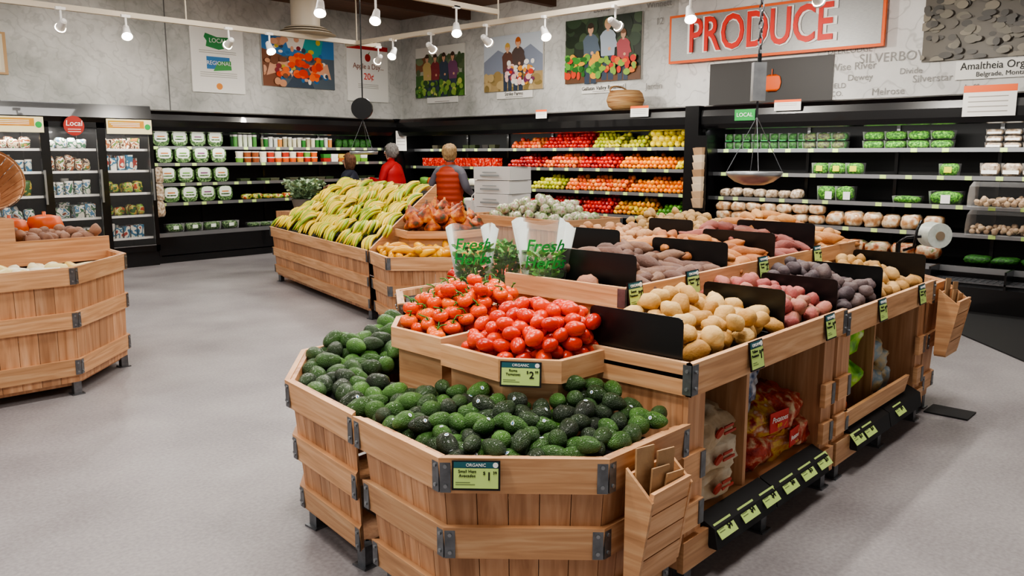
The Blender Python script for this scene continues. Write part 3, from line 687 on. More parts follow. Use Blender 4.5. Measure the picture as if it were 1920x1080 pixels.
# ------------------------------------------------------------ coolers
MA=lambda x0:Matrix.Translation((x0,12.0,0))
MBm=lambda s0:Matrix.Translation((9.9,12.0-s0,0))@Matrix.Rotation(-pi/2,4,'Z')
LIT=mat('led_strip','fff6ea',.5,emis=2.5)
def cooler(name,L,M,shelves,base=.42,baseext=0):
    b=MB()
    prof=[(.10,1.93),(0,1.94),(-.03,2.0),(-.035,2.10),(-.02,2.18),(.03,2.23),(.10,2.25),(.88,2.25),(.88,2.12),(.3,2.02)]
    b.extr(prof,0,L,0)
    b.bb(0,L,.84,.88,0,2.2,1)
    b.bb(0,L,-baseext,.86,.0,.10,0); b.bb(0,L,-.02-baseext,.86,.12,base,0); b.bb(0,L,-.03-baseext,.0-baseext,base-.03,base+.03,2)
    for x in (0,L-.04): b.extr([(0,.1),(.86,.1),(.86,2.2),(.02,2.2),(.02,1.9),(.14,1.5),(.14,.8),(.02,.5)],x-.001,x+.041,0)
    b.bb(.05,L-.05,.16,.19,1.955,1.97,4)
    for (z,y0) in shelves:
        b.bb(.04,L-.04,y0,.84,z-.02,z,1); b.bb(.04,L-.04,y0-.012,y0,z-.040,z+.008,2)
        n=int(L/.30)
        for k in range(n):
            if random.random()<.8:
                x=.15+k*.30+random.uniform(-.05,.05); b.bb(x,x+.07,y0-.016,y0-.012,z-.04,z+.004,3)
    k=int(L/1.2)
    for i in range(1,k+1): b.bb(i*L/(k+1)-.02,i*L/(k+1)+.02,.81,.84,.4,2.0,0)
    return b.build(name,[CASE,CASEI,STEEL,CARD,LIT],matrix=M)
SHB=[(1.70,.38),(1.39,.28),(1.05,.18),(.72,.08)]
cooler('fruit_cooler',6.10,MBm(.02),SHB)
SHC=[(1.67,.38),(1.36,.28),(1.04,.18),(.74,.08)]
cooler('greens_cooler',5.6,MBm(6.34),SHC,base=.40,baseext=.3)
SHA=[(1.72,.36),(1.47,.28),(1.17,.22),(.88,.14)]
cooler('packaged_salad_cooler',4.55,MA(5.33),SHA)
b=MB(); b.bb(9.88,10.76,11.98,12.86,.0,2.25,0); b.build('cooler_corner_filler',CASE)
b=MB(); b.bb(9.82,10.76,5.67,5.875,0,2.24,0); b.build('cooler_end_panel',CASE)
def area(name,loc,sx,sy,e,rot=(0,0,0),col=(1,.96,.9)):
    l=bpy.data.lights.new(name,'AREA'); l.shape='RECTANGLE'; l.size=sx; l.size_y=sy; l.energy=e; l.color=col
    o=bpy.data.objects.new(name,l); COL.objects.link(o); o.location=loc; o.rotation_euler=rot; return o
area('cooler_strip_light',(10.0,9.0,1.92),.08,5.6,30,(0,-.25,0))
area('cooler_strip_light',(10.0,3.4,1.92),.08,4.6,38,(0,-.25,0))
area('cooler_strip_light',(7.6,12.1,1.92),4.3,.08,18,(.25,0,0))
def fm(n,c): return mat(n,c,.3,0,'island',nscale=14,nmix=.3,coat=.2)
FR={'red':fm('apple_red',['840a0a','b8140e','d03018']),'rp':fm('apple_pink',['b8261a','d85028','e0944c']),'gy':fm('apple_green',['8fa418','bcbc2c','d8c848']),
 'or':fm('orange_skin',['dc6404','f28408','f8a01c']),'ye':fm('lemon_skin',['c8b818','ecd028','f4dc58']),'pc':fm('peach_skin',['c83818','e06a28','f0a858']),'gr':fm('lime2',['346c14','549024']),'dr':fm('apple_dark',['6c0c10','981418','b83c28']),'mg':fm('mango_skin',['b83c14','e8a020','b8b030'])}
def shelf_fruit(name,its,s0,s1,z,y0,r,m,M,depth=.40,hmul=1.0):
    P=[];k=0
    nx=int((s1-s0-r)/(2*r)); ny=int(depth/(1.8*r)); ph=random.random()*6
    for j in range(ny):
        for i in range(nx):
            lay=1+int(hmul*(1.3+j*.35)+.5*sin(i*.9+ph)+random.random()*.5)
            for l in range(lay):
                if l<lay-3: continue
                P.append((s0+r+(i+.5*((j+l)%2))*2*r+random.uniform(-.006,.006),y0+.03+r+j*1.75*r,z+r+l*1.5*r+random.uniform(-.006,.006)))
    return pile(name,its,P,m,anyrot,(.92,1.06),matrix=M)
M1=MBm(0)
for (nm,it,s0,s1,si,r,k,hm) in (('red_apples',APP,2.50,3.2,0,.036,'rp',.7),('red_apples',APP,3.22,4.15,0,.037,'red',1.3),('pears',PEA,4.2,4.75,0,.036,'gy',1.1),('green_apples',APP,4.77,5.2,0,.037,'gy',.8),('grapefruits',BIGO,5.23,6.02,0,.052,'ye',1.4),
  ('red_apples',APP,2.5,3.25,1,.037,'dr',.9),('red_apples',APP,3.28,4.0,1,.037,'rp',1.1),('red_apples',APP,4.02,4.75,1,.037,'red',1.0),('oranges',ORA,4.78,5.72,1,.037,'or',.8),('lemons',PEA,5.74,6.02,1,.034,'ye',.8),
  ('green_apples',APP,3.1,3.8,2,.037,'gy',.9),('peaches',APP,3.82,5.0,2,.037,'pc',.9),('oranges',ORA,5.02,6.02,2,.037,'or',.9),
  ('red_apples',APP,3.1,4.2,3,.037,'dr',1.1),('red_apples',APP,4.22,4.8,3,.037,'red',1.1),('mangoes',PEA,4.82,5.55,3,.04,'mg',1.0),('limes',ORA,5.57,6.02,3,.034,'gr',.9)):
    shelf_fruit(nm,it,s0,s1,SHB[si][0],SHB[si][1],r,FR[k],M1,hmul=hm)
def packs(name,x0,x1,z,y0,w,h,d,m,M,rows=1,stack=1,gap=.012,shape='box',fill=1.0,label=None,lm=None,depthrows=1,tiltv=0,hv=0):
    b=MB(); x=x0; h0=h; w0=w
    while x+w<=x1:
        w=w0*(1-hv*.6*random.random())
        for dr in range(depthrows):
            h=h0*(1-hv*random.random())
            for s in range(stack):
                if random.random()<fill:
                    zz=z+s*(h+.002); yy=y0+dr*(d+.02); xx=x+random.uniform(-.003,.003)
                    if shape=='box': b.hexa([(xx+.06*w,yy+.05*d,zz),(xx+.94*w,yy+.05*d,zz),(xx+.94*w,yy+.95*d,zz),(xx+.06*w,yy+.95*d,zz),(xx,yy,zz+h),(xx+w,yy,zz+h),(xx+w,yy+d,zz+h),(xx,yy+d,zz+h)],0)
                    elif shape=='cyl': b.cyl((xx+w/2,yy+d/2,zz),(xx+w/2,yy+d/2,zz+h*.85),w*.43,w*.48,10,0); b.cyl((xx+w/2,yy+d/2,zz+h*.85),(xx+w/2,yy+d/2,zz+h),w*.5,n=10,mi=1)
                    elif shape=='pillow': pillow(b,(xx+w/2,yy+d/2,zz+h/2),(w,d,h),0,0,tiltv,random.random()*40,10,8,.2)
                    elif shape=='clam':
                        pillow(b,(xx+w/2,yy+d/2,zz+h*.47),(w*.95,d*.95,h*.92),0,0,0,random.random()*40,12,8,.12)
                        b.hexa([(xx+.05*w,yy+.05*d,zz),(xx+.95*w,yy+.05*d,zz),(xx+.95*w,yy+.95*d,zz),(xx+.05*w,yy+.95*d,zz),(xx,yy,zz+h*.93),(xx+w,yy,zz+h*.93),(xx+w,yy+d,zz+h*.93),(xx,yy+d,zz+h*.93)],2)
                    elif shape=='standclam':
                        n=16; cx,cz=xx+w/2,zz+h/2
                        sp=lambda q,e:math.copysign(abs(q)**e,q)
                        o=[(cx+sp(cos(2*pi*t/n),.6)*w/2,cz+sp(sin(2*pi*t/n),.6)*h/2) for t in range(n)]
                        vs=[(px_,yy,pz_) for px_,pz_ in o]+[(cx+(px_-cx)*.85,yy+d,cz+(pz_-cz)*.85) for px_,pz_ in o]
                        b.add(vs,[tuple(range(n-1,-1,-1)),tuple(range(n,2*n))]+[(t,(t+1)%n,n+(t+1)%n,n+t) for t in range(n)],0)
                        lb=[(cx+(px_-cx)*.80,yy-.004,cz+.12*h+(pz_-cz)*.70) for px_,pz_ in o]; b.add(lb,[tuple(range(n-1,-1,-1))],3)
                        b.bb(cx-.22*w,cx+.22*w,yy-.007,yy-.004,cz+.08*h,cz+.15*h,4)
                        b.bb(cx-.28*w,cx+.28*w,yy-.007,yy-.004,cz-.10*h,cz-.02*h,0)
                    if label: b.bb(xx+w*label[0],xx+w*label[1],yy-.004-.0,yy-.001,zz+h*label[2],zz+h*label[3],3)
        x+=w+gap
    ms=[m,CARDW,CLEAR,lm or CARDW,LBG]
    return b.build(name,ms,matrix=M)
LBG=mat('label_green_band',['2f7a34','5a9a2c','7a3a6a','c87828'],.5,0,'island',const=True)
GRN=mat('salad_leaves',['143408','34761a','62a830','94cc54'],.6,0,'noise',nscale=45,bump=.8,bscale=60)
GRN2=mat('basil_leaves',['0c2c0a','1f5414','387a20'],.6,0,'noise',nscale=45,bump=.8,bscale=60)
GRN3=mat('mixed_leaf_tub',['10240e','2c5424','6a8a50','a8b898'],.5,0,'noise',nscale=38,bump=.8,bscale=60,coat=.4)
MUSH=mat('mushroom_pack',['6a5440','b09a80','d8cfc0'],.5,0,'noise',nscale=28,coat=.5)
MIX=mat('mixed_packages',['c8c4b0','6a9a38','b05c28','dcd8cc','3a7a34','a83428','c8a848','4c6c94','e8e4d8'],.4,0,'island',const=True)
MIX2=mat('mixed_packages_warm',['cc5c24','d8ccb4','b03420','d89430','6a9a40','e8e4d0','8a4a28'],.4,0,'island',const=True)
FZ=[mat('printed_packs_a',['d8d4c8','3a6a4c','e8e4dc','5888a8','d8d0c0','7a4028'],.35,0,'noise',nscale=11,const=True,detail=1),
    mat('printed_packs_b',['3c2418','c8b898','8a4a24','e4dccc','4a6a2c','b87838'],.35,0,'noise',nscale=13,const=True,detail=1),
    mat('printed_packs_c',['e8e4dc','c8d0c8','2c6a8c','dcd8cc','a83c30','e0dcd0'],.35,0,'noise',nscale=9,const=True,detail=1),
    mat('printed_packs_d',['2c5a18','c8a040','78a838','d8c880','b04818','4a7a28'],.4,0,'noise',nscale=12,const=True,detail=1)]
JAR=mat('jars',['d8d4b8','b8b08a','2c7a2c','dc9040','d0d4cc'],.35,0,'island',const=True)
STRW=mat('strawberry_pack',['8a0c0a','c01c10','d84028','d8a090'],.3,0,'noise',nscale=30,coat=.5)
PURP=mat('sprouts_pack',['2a2028','54583a','748a40'],.6,0,'noise',nscale=40)
BRD=mat('bagged_bread',['94643c','bc8c60','d8c0a0','e4dccc'],.3,0,'noise',nscale=14,coat=.5)
packs('berry_packs',.35,2.45,SHB[0][0],SHB[0][1]+.03,.15,.07,.12,mat('dark_berry_pack',['20242e','4a4438','2c3a24'],.3,0,'island'),M1,fill=.7)
packs('berry_packs',.35,2.3,SHB[1][0],SHB[1][1]+.03,.15,.075,.12,STRW,M1,stack=2)
packs('citrus_bags',.35,3.0,SHB[2][0],SHB[2][1]+.03,.2,.14,.15,MIX2,M1,shape='pillow')
packs('citrus_bags',.35,3.0,SHB[3][0],SHB[3][1]+.03,.2,.14,.15,MIX2,M1,shape='pillow')
packs('pepper_bags',2.4,6.0,.45,.08,.24,.11,.2,mat('pepper_bags_m',['2a1810','7a2418','b05020','c8c0b0','3a5a24'],.3,0,'noise',nscale=12,coat=.5),M1,shape='pillow',fill=.8)
M2=MBm(0)
packs('herb_clamshells',6.46,8.1,SHC[0][0],.42,.115,.105,.12,GRN2,M2,stack=2,shape='clam',label=(.1,.9,.0,.12),lm=GREENP)
packs('sprout_clamshells',7.55,8.25,SHC[0][0],.40,.17,.10,.14,PURP,M2,stack=2,shape='clam')
packs('salad_clamshells',8.30,9.35,SHC[0][0],.40,.24,.105,.16,GRN,M2,stack=2,shape='clam')
LY=mat('label_yellow','d0cc30')
packs('salad_clamshells',7.72,8.45,SHC[1][0],.32,.20,.15,.15,GRN,M2,shape='clam',label=(.3,.7,.25,.7),lm=LY)
packs('salad_clamshells',9.2,9.42,SHC[1][0],.32,.2,.15,.15,GRN,M2,shape='clam',label=(.3,.7,.25,.7),lm=LY)
packs('salad_clamshells',7.85,8.35,SHC[2][0],.22,.21,.19,.17,GRN,M2,shape='clam',label=(.5,.9,.1,.6))
packs('salad_clamshells',8.75,9.1,SHC[2][0],.22,.3,.09,.2,GRN,M2,shape='clam')
packs('salad_clamshells',9.14,9.5,SHC[2][0],.22,.33,.16,.22,GRN,M2,shape='clam',label=(.4,.7,.1,.7))
packs('mushroom_bags',6.5,7.7,SHC[2][0],.22,.17,.13,.15,MUSH,M2,shape='pillow',hv=.2)
packs('mushroom_bags',6.5,8.0,SHC[3][0],.14,.20,.12,.2,BRD,M2,shape='pillow',stack=2)
packs('bread_bags',8.0,9.5,SHC[3][0],.14,.24,.19,.22,BRD,M2,shape='pillow',hv=.3)
packs('mushroom_trays',9.62,11.3,SHC[0][0],.42,.17,.07,.14,MUSH,M2,shape='clam',stack=3,label=(.1,.9,.2,.5))
packs('mushroom_trays',9.62,11.3,SHC[1][0],.32,.19,.16,.15,MUSH,M2,shape='clam',label=(.1,.9,.2,.45))
packs('root_bags',6.4,9.5,.44,-.1,.26,.16,.25,mat('root_bags_m',['5a2018','a05c30','c0ac90','4a6020'],.3,0,'noise',nscale=10,coat=.5),M2,shape='pillow')
packs('potato_trays',9.62,11.3,.44,-.1,.26,.08,.25,GRN2,M2,shape='pillow')
for z in (SHC[2][0],SHC[3][0]):
    e=empty('bulk_mushroom_bin',(0,0,0)); b=MB()
    b.extr([(.0,z),(.45,z),(.45,z+.26),(.2,z+.27),(.05,z+.22),(.0,z+.12)],9.6,11.3,0); o=b.build('acrylic_cover',CLEAR,matrix=M2); o.parent=e
    P=drop(rect(9.65,11.2,.05,.4),.035,lambda x,y:z,lambda x,y:z+.09,160); o=pile('mushrooms',SMP,P,mat('mushroom_%d'%int(z*10),['9a8068','c8ae90'],.6,0,'island'),matrix=M2); o.parent=e
b=MB()
for i in range(34): b.bb(9.5+i*.06,9.505+i*.06,-.62,-.3,.30,.315,1)
b.bb(9.45,11.6,-.64,-.28,0,.26,0)
for i in range(6): b.bb(9.45,11.6,-.64+.06*i,-.635+.06*i,.30,.315,1)
for i in range(4): b.bb(9.45+i*.7,9.47+i*.7,-.64,-.28,.26,.44,0)
b.build('low_produce_rack',[CASE,METAL],matrix=M2)
M3=Matrix.Translation((0,12.0,0))
LW=mat('label_whitegreen',['eef0ea','dce6d4'],.4,0,'island')
for (z,y) in SHA: packs('salad_tubs',5.52,6.78,z+.01,y+.02,.255,.23,.12,GRN3,M3,shape='standclam',lm=LW,gap=.035)
packs('salad_tubs',5.5,6.78,.45,.05,.27,.13,.12,GRN3,M3,shape='clam',label=(.35,.65,.3,.7),lm=LW,gap=.03)
packs('dressing_bottles',6.85,7.35,SHA[0][0],.40,.075,.20,.07,mat('green_bottles',['2f6a30','4a8a3c','d8e0c8'],.4,0,'island',const=True),M3,shape='cyl',depthrows=2)
packs('dressing_jars',7.4,8.8,SHA[0][0],.40,.085,.18,.07,JAR,M3,shape='cyl',depthrows=2,hv=.2)
packs('herb_pots',8.85,9.7,SHA[0][0],.40,.12,.16,.1,GRN2,M3,shape='pillow')
packs('salsa_tubs',6.85,8.5,SHA[1][0],.32,.13,.09,.11,MIX2,M3,shape='cyl',stack=2)
packs('hummus_tubs',8.5,9.6,SHA[1][0],.32,.15,.07,.11,MIX,M3,stack=2)
packs('packaged_vegetables',6.85,9.6,SHA[2][0],.26,.17,.05,.14,mat('dark_packs',['20281c','3a4a2c','5a5a48'],.4,0,'island'),M3,fill=.6)
packs('packaged_vegetables',6.85,9.6,SHA[3][0],.18,.19,.11,.14,FZ[3],M3,shape='pillow',fill=.85,hv=.3)
packs('packaged_vegetables',6.85,9.6,.45,.05,.2,.07,.14,GRN3,M3,shape='clam',fill=.9)
def fridge(name,n,x0,w=.71):
    e=empty(name,(x0,11.9,0)); L=n*w
    b=MB(); b.bb(0,L,.84,.96,0,2.28,0); b.bb(0,L,0,.96,2.03,2.28,0); b.bb(0,L,0,.9,0,.22,0); b.extr([(-.04,2.03),(0,2.28),(-.02,2.28),(-.06,2.1)],0,L,0)
    b.bb(0,.03,0,.9,.2,2.05,0); b.bb(L-.03,L,0,.9,.2,2.05,0)
    for i in range(n):
        a=i*w; 
        for (p,q) in ((a,a+.055),(a+w-.055,a+w)): b.bb(p,q,-.05,0,.22,2.03,0)
        b.bb(a,a+w,-.05,0,.22,.30,0); b.bb(a,a+w,-.05,0,1.96,2.03,0)
        b.bb(a+.055,a+w-.055,-.052,-.048,.30,.312,1);
        b.bb(a+w-.06,a+w-.035,-.09,-.07,.95,1.4,1)
        for z in (.42,.74,1.06,1.38,1.68): b.bb(a+.03,a+w-.03,.10,.8,z-.02,z,1); b.bb(a+.03,a+w-.03,.088,.10,z-.03,z+.003,2)
    for i in range(n+1): b.bb(max(0,i*w-.01),min(L,i*w+.01),.1,.8,.25,2.0,0)
    b.build('cabinet',[CASE,STEEL,CARDW],parent=e)
    b=MB()
    for i in range(n): b.bb(i*w+.055,i*w+w-.055,-.03,-.024,.30,1.96)
    b.build('door_glass',GLASS,parent=e)
    for i in range(n):
        for j,z in enumerate((.42,.74,1.06,1.38,1.68)):
            mm=FZ[3] if (i==n-1 and j in (1,2)) else random.choice(FZ[:3]+[FZ[random.randint(0,3)]])
            o=packs('packages',i*w+.06,(i+1)*w-.05,z,.13,random.choice([.11,.14,.18]),random.choice([.16,.19,.22]),.12,mm,Matrix.Identity(4),shape=random.choice(['box','pillow','pillow','pillow','cyl']),stack=1,depthrows=2,fill=.9,gap=.012,hv=.35); o.parent=e
    for i in range(n): area('door_light',(x0+i*w+w/2,12.0,1.93),w*.8,.06,7,(.4,0,0))
    return e
fridge('glass_door_fridge',5,1.74)
SY=mat('sign_cream','e8dcb0'); SG=mat('sign_olive',['a8a030','c8801c','dcb050'],.5,0,'noise',3)
for x in (3.25,4.66):
    e=empty('fridge_sign',(x+.3,11.83,1.985)); b=MB(); b.bb(-.31,.31,-.01,0,-.1,.1,0); b.bb(-.29,.2,-.014,-.01,-.02,.08,1)
    for q in range(3): b.bb(-.27+.02*q,.14,-.017,-.014,.045-q*.022,.053-q*.022,2)
    b.cyl((.25,-.011,.0),(.25,-.016,0),.04,n=16,mi=3)
    b.build('panel',[SY,SG,CARDW,GREENP],parent=e)
e=empty('local_sign',(4.22,11.80,1.98)); b=MB(); b.cyl((0,0,0),(0,-.01,0),.13,n=32); b.build('disc',mat('sign_maroon','9a2418'),parent=e); txt('Local',.10,(0,-.014,.03),e,TXTW,shear=.1)
b=MB(); 
for q in range(2): b.bb(-.08,.08,-.014,-.011,-.05-.03*q,-.042-.03*q)
b.build('fine_print',CARDW,parent=e)
packs('snack_bag_rack',5.30,5.46,.7,-.08,.15,.24,.08,MUSH,M3,shape='pillow',stack=3)
# ------------------------------------------------------------ wall graphics
def pic(name,wall,a0,a1,z0,z1,shapes,border=None,thick=.03):
    w=abs(a1-a0);h=z1-z0
    wx=10.785 if (wall=='B' and a0<6.6) else 10.8
    if wall=='A': e=empty(name,(a0,12.9-thick-.012,z0),0)
    else: e=empty(name,(wx-thick-.012,a0,z0),-pi/2)
    b=MB(); mats=[]; 
    def mi(c):
        if c not in mats: mats.append(c)
        return mats.index(c)
    b.bb(0,w,0,thick,0,h,mi(border or 'f0eee8'))
    d=0
    for s in shapes:
        d+=.0003; y=-d
        k=s[0]
        if k=='r': b.add([(s[1]*w,y,s[2]*h),(s[3]*w,y,s[2]*h),(s[3]*w,y,s[4]*h),(s[1]*w,y,s[4]*h)],[(0,1,2,3)],mi(s[5]))
        elif k=='e':
            q=[(min(w,max(0,s[1]*w+s[3]*w*cos(2*pi*t/20))),y,min(h,max(0,s[2]*h+s[4]*h*sin(2*pi*t/20)))) for t in range(20)]; b.add(q,[tuple(range(20))],mi(s[5]))
        elif k=='p': b.add([(x*w,y,z*h) for x,z in s[1]],[tuple(range(len(s[1])))],mi(s[2]))
    M=[]
    for c in mats:
        nm='print_'+c; M.append(bpy.data.materials.get(nm) or mat(nm,c,.45))
    b.build('panel',M,parent=e); return e,w,h
def personshape(x,y,s,shirt,hair='4a3424',skin='d8a888',pants='3a4658'):
    return [('p',[(x-.07*s,y-.42*s),(x-.01*s,y-.42*s),(x,y-.1*s),(x+.01*s,y-.42*s),(x+.07*s,y-.42*s),(x+.075*s,y),(x-.075*s,y)],pants),('p',[(x-.08*s,y-.08*s),(x+.08*s,y-.08*s),(x+.085*s,y+.10*s),(x+.095*s,y+.2*s),(x+.06*s,y+.26*s),(x+.025*s,y+.285*s),(x-.025*s,y+.285*s),(x-.06*s,y+.26*s),(x-.095*s,y+.2*s),(x-.085*s,y+.1*s)],shirt),
      ('p',[(x+.085*s,y+.18*s),(x+.12*s,y+.04*s),(x+.02*s,y+.0*s),(x+.02*s,y+.035*s),(x+.08*s,y+.07*s)],shirt),('e',x+.02*s,y+.015*s,.018*s,.025*s,skin),
      ('r',x-.015*s,y+.26*s,x+.015*s,y+.31*s,skin),('e',x,y+.365*s,.042*s,.078*s,hair),('e',x,y+.345*s,.033*s,.06*s,skin),('e',x,y+.395*s,.036*s,.035*s,hair)]
def speck(x0,x1,y0,y1,n,cols,r=.03):
    return [('e',random.uniform(x0,x1),random.uniform(y0,y1),r*random.uniform(.6,1.3),r*1.3*random.uniform(.6,1.3),random.choice(cols)) for _ in range(n)]
e,w,h=pic('local_poster','A',6.44,7.36,2.60,3.64,[('p',[(.28,.70),(.52,.66),(.72,.70),(.74,.86),(.5,.85),(.28,.9),(.25,.84),(.3,.78)],'2f8a4a'),('r',.28,.36,.72,.55,'2f78b0'),('p',[(.4,.33),(.75,.36),(.74,.5),(.5,.48)],'3f9a4a'),('e',.5,.1,.06,.05,'e89030')]+[('r',.15,.63-.03*i,.85,.64-.03*i,'b0aca4') for i in range(2)]+[('r',.15,.30-.03*i,.85,.31-.03*i,'b0aca4') for i in range(3)])
txt('LOCAL',.10,(w*.5,-.02,h*.79),e,TXTW,width=.3);txt('REGIONAL',.09,(w*.5,-.02,h*.45),e,TXTW,width=.42)
sh=[('r',0,0,1,1,'54606a'),('r',0,.6,1,1,'3c78b0'),('p',[(0,0),(.3,0),(.25,.6),(0,.7)],'7a4a30'),('p',[(.35,.75),(.6,.7),(.66,1),(.3,1)],'e8e0d4'),('p',[(.05,.2),(.35,.35),(.4,.5),(.1,.45)],'d8a080'),('p',[(.95,.2),(.65,.3),(.6,.45),(.9,.5)],'d8a080'),('p',[(.3,.0),(.45,.3),(.6,.3),(.7,.0)],'3a4858'),('p',[(.5,.55),(.8,.6),(.85,1),(.6,1)],'2c9a98')]+speck(.1,.9,.12,.95,60,['8a2c34','d8a080','2a68a0','c8b040','e8e0d4','3a4858'],.035)+speck(.2,.8,.2,.62,34,['e8481c','f07030','d83818'],.05)+speck(0,.3,0,.9,14,['d8a080','c8906c','7a4a30'],.05)
pic('harvest_photo','A',7.70,9.17,2.77,3.66,sh,'d8d4cc')
e,w,h=pic('apple_a_day_poster','A',9.46,10.42,2.60,3.64,[('r',0,.92,1,1,'c8281c'),('e',.5,.78,.07,.07,'b02a20'),('p',[(.5,.84),(.56,.9),(.53,.84)],'3a7a30')]+[('r',.25,.30-.03*i,.75,.31-.03*i,'b0aca4') for i in range(3)])
txt('Apple a Day...',.14,(w*.5,-.02,h*.62),e,mat('brown_text','8a5040'),width=.72);txt('20¢',.17,(w*.5,-.02,h*.44),e,RED)
pic('photo_print','A',3.0,3.82,2.68,3.24,[('r',.05,.05,.95,.95,'c8bca4'),('r',.08,.1,.9,.5,'d8ccb0')],'b08a5a')
sh=[('r',0,0,1,1,'a8ac98'),('r',0,.55,1,.8,'6a7a60'),('r',0,.8,1,1,'e4e2da'),('r',0,0,1,.45,'3f6a2c'),('p',[(0,.7),(.25,.85),(.25,.55),(0,.5)],'8a5a3c')]+speck(0,1,.45,.8,30,['4a5e3c','7c8c64','5c6c48'],.06)
for x,c in ((.25,'c8b070'),(.42,'8a3034'),(.6,'3c4a5c'),(.78,'7a4a6c')): sh+=personshape(x,.42,1.0,c)
sh+=speck(0,1,.0,.3,60,['5a8a34','2c5020','88a848','b8c060'],.04)
pic('farmers_photo','B',12.42,11.07,2.68,3.61,sh,'d8d4cc')
sh=[('r',0,0,1,1,'c4ccd4'),('p',[(0,.55),(.25,.75),(.5,.6),(.8,.8),(1,.6),(1,0),(0,0)],'8890a0'),('r',0,0,1,.32,'b0986c')]+speck(0,1,0,.3,24,['a08858','c0a878','8c7848'],.06)+personshape(.42,.42,1.0,'6a4a40','c8a050')+personshape(.60,.46,1.1,'5a4c48','b8602c')+speck(.4,.85,.12,.5,60,['f0ece4','f0ece4','d84838','e8a040','f0c8c0','7a3a5c'],.035)
pic('flower_growers_photo','B',10.57,9.19,2.70,3.64,sh,'d8d4cc')
sh=[('r',0,0,1,1,'2c3428')]+speck(0,1,.4,1,40,['384a34','24301f','46583c'],.08)+[('r',.0,0,1,.2,'6a4a34')]+personshape(.35,.44,1.1,'5c6a78','3a2c20')+personshape(.58,.48,1.1,'a8b4c0','c8a878')+personshape(.78,.38,.9,'b04a50','7a5030')+speck(.0,.5,.1,.42,60,['3f8a34','6aa848','2c6a28','d8482c','e8a838'],.04)+speck(.5,.95,.12,.35,34,['d8301c','e87a28','88b040'],.035)
pic('botanical_growers_photo','B',8.70,7.23,2.74,3.73,sh,'d8d4cc')
for (v,t) in ((11.7,''),(9.85,'Strike Farms'),(7.95,'Gallatin Valley Botanical')):
    e=empty('caption_plate',(10.768,v,2.62),-pi/2); b=MB(); b.bb(-.42,.42,0,.02,-.05,.07,0); b.bb(-.2,.2,-.003,0,-.03,-.02,1); b.build('plate',[CARDW,CAPG],parent=e)
    if t: txt(t,.085,(0,-.01,.025),e)
e=empty('produce_sign',(10.62,6.66,2.905),-pi/2)
b=MB(); W=3.02;Hh=.67
b.bb(0,W,0,.05,0,Hh,1); b.bb(.035,W-.035,-.006,0,.035,Hh-.035,0); b.bb(.2,.24,.05,.16,.3,.34,0); b.bb(W-.24,W-.2,.05,.16,.3,.34,0)
b.build('panel',[mat('brushed_aluminium',['8e8e8c','a6a6a4'],.35,.3,'noise',20,(1,1,30)),ORNG],parent=e)
txt('PRODUCE',.66,(W*.455,-.018,Hh*.5),e,TXTW,width=2.14,ext=.006,off=.022); txt('PRODUCE',.66,(W*.455,-.04,Hh*.5),e,RED,width=2.04,ext=.012,off=.006)
e=empty('apple_emblem_panel',(10.765,6.06,2.27),-pi/2); b=MB(); b.bb(0,1.77,0,.012,0,.60,0); b.build('panel',mat('emblem_dark','3c3a39'),parent=e)
b=MB(); b.item(lathe([(0,-.1),(.06,-.12),(.11,-.08),(.13,.0),(.11,.08),(.05,.11),(0,.08)],20,sy=.08),Matrix.Translation((.95,-.012,.29))); b.bb(.945,.955,-.03,-.02,.38,.47,0); b.build('apple_shape',ORNG,parent=e)
sh=[('r',0,0,1,1,'5c564c')]+speck(0,1,0,1,260,['6c6658','4a4640','7c7464','3c3832','5c564c'],.03)+speck(.55,.9,.3,.9,20,['8a8474','a49a84'],.04)
pic('dairy_farm_photo','B',3.23,1.2,2.69,3.7,sh,'8a867c')
e=empty('caption_plate',(10.752,2.25,2.56),-pi/2); b=MB(); b.bb(-.6,.6,0,.02,-.10,.11,0); b.build('plate',CARDW,parent=e); txt('Amaltheia Organic Dairy',.12,(0,-.01,.045),e,width=1.1); txt('Belgrade, Montana',.075,(-.1,-.01,-.05),e)
mt=mat('map_text','8c8a86'); 
e=empty('map_lettering',(10.78,0,0),-pi/2)
for (t,v,z,s) in (('SILVERBOW',3.55,2.78,.16),('Wise River',4.05,2.70,.13),('Dewey',3.95,2.56,.11),('Divide',3.35,2.60,.1),('Silverstar',3.1,2.50,.12),('Melrose',3.6,2.37,.12),('DEERLODGE',4.1,2.9,.1),('Jeffers',2.6,2.36,.12),('Lewis',8.0,3.85,.14),('Winnett',6.95,3.8,.13),('12',6.93,3.55,.14),('Jardin',7.0,2.62,.13),('GRANITE',3.55,3.6,.14),('FIELD',4.23,2.47,.09),('CO.',4.23,2.37,.09)):
    txt(t,s,(-v,-.01,z),e,mt)
def topcard(wall,a,z,w,h,lines,hc=ORNG):
    e=empty('sign_card',(9.84,a,z) if wall=='B' else (a,11.94,z),-pi/2 if wall=='B' else 0); b=MB(); b.bb(-w/2,w/2,-.004,0,-h/2,h/2,0); b.bb(-w/2,w/2,-.006,-.004,h*.28,h/2,1)
    for i in range(lines): b.bb(-w*.4,w*.35,-.006,-.004,h*.12-i*h*.16,h*.15-i*h*.16,2)
    b.build('card',[CARDW,hc,CAPG],parent=e)
topcard('B',8.43,2.22,.22,.13,2); topcard('B',6.62,2.20,.30,.15,3); topcard('B',4.46,2.20,.34,.13,2); topcard('B',2.26,2.16,.5,.32,4)
e=empty('local_sign',(9.84,5.02,2.1),-pi/2); b=MB(); b.bb(-.14,.14,-.005,0,-.07,.07); b.build('card',GREENP,parent=e); txt('LOCAL',.07,(0,-.01,0),e,TXTW)
topcard('A',9.95,1.85,.25,.36,3,hc=CARDW)
b=MB(); n=28
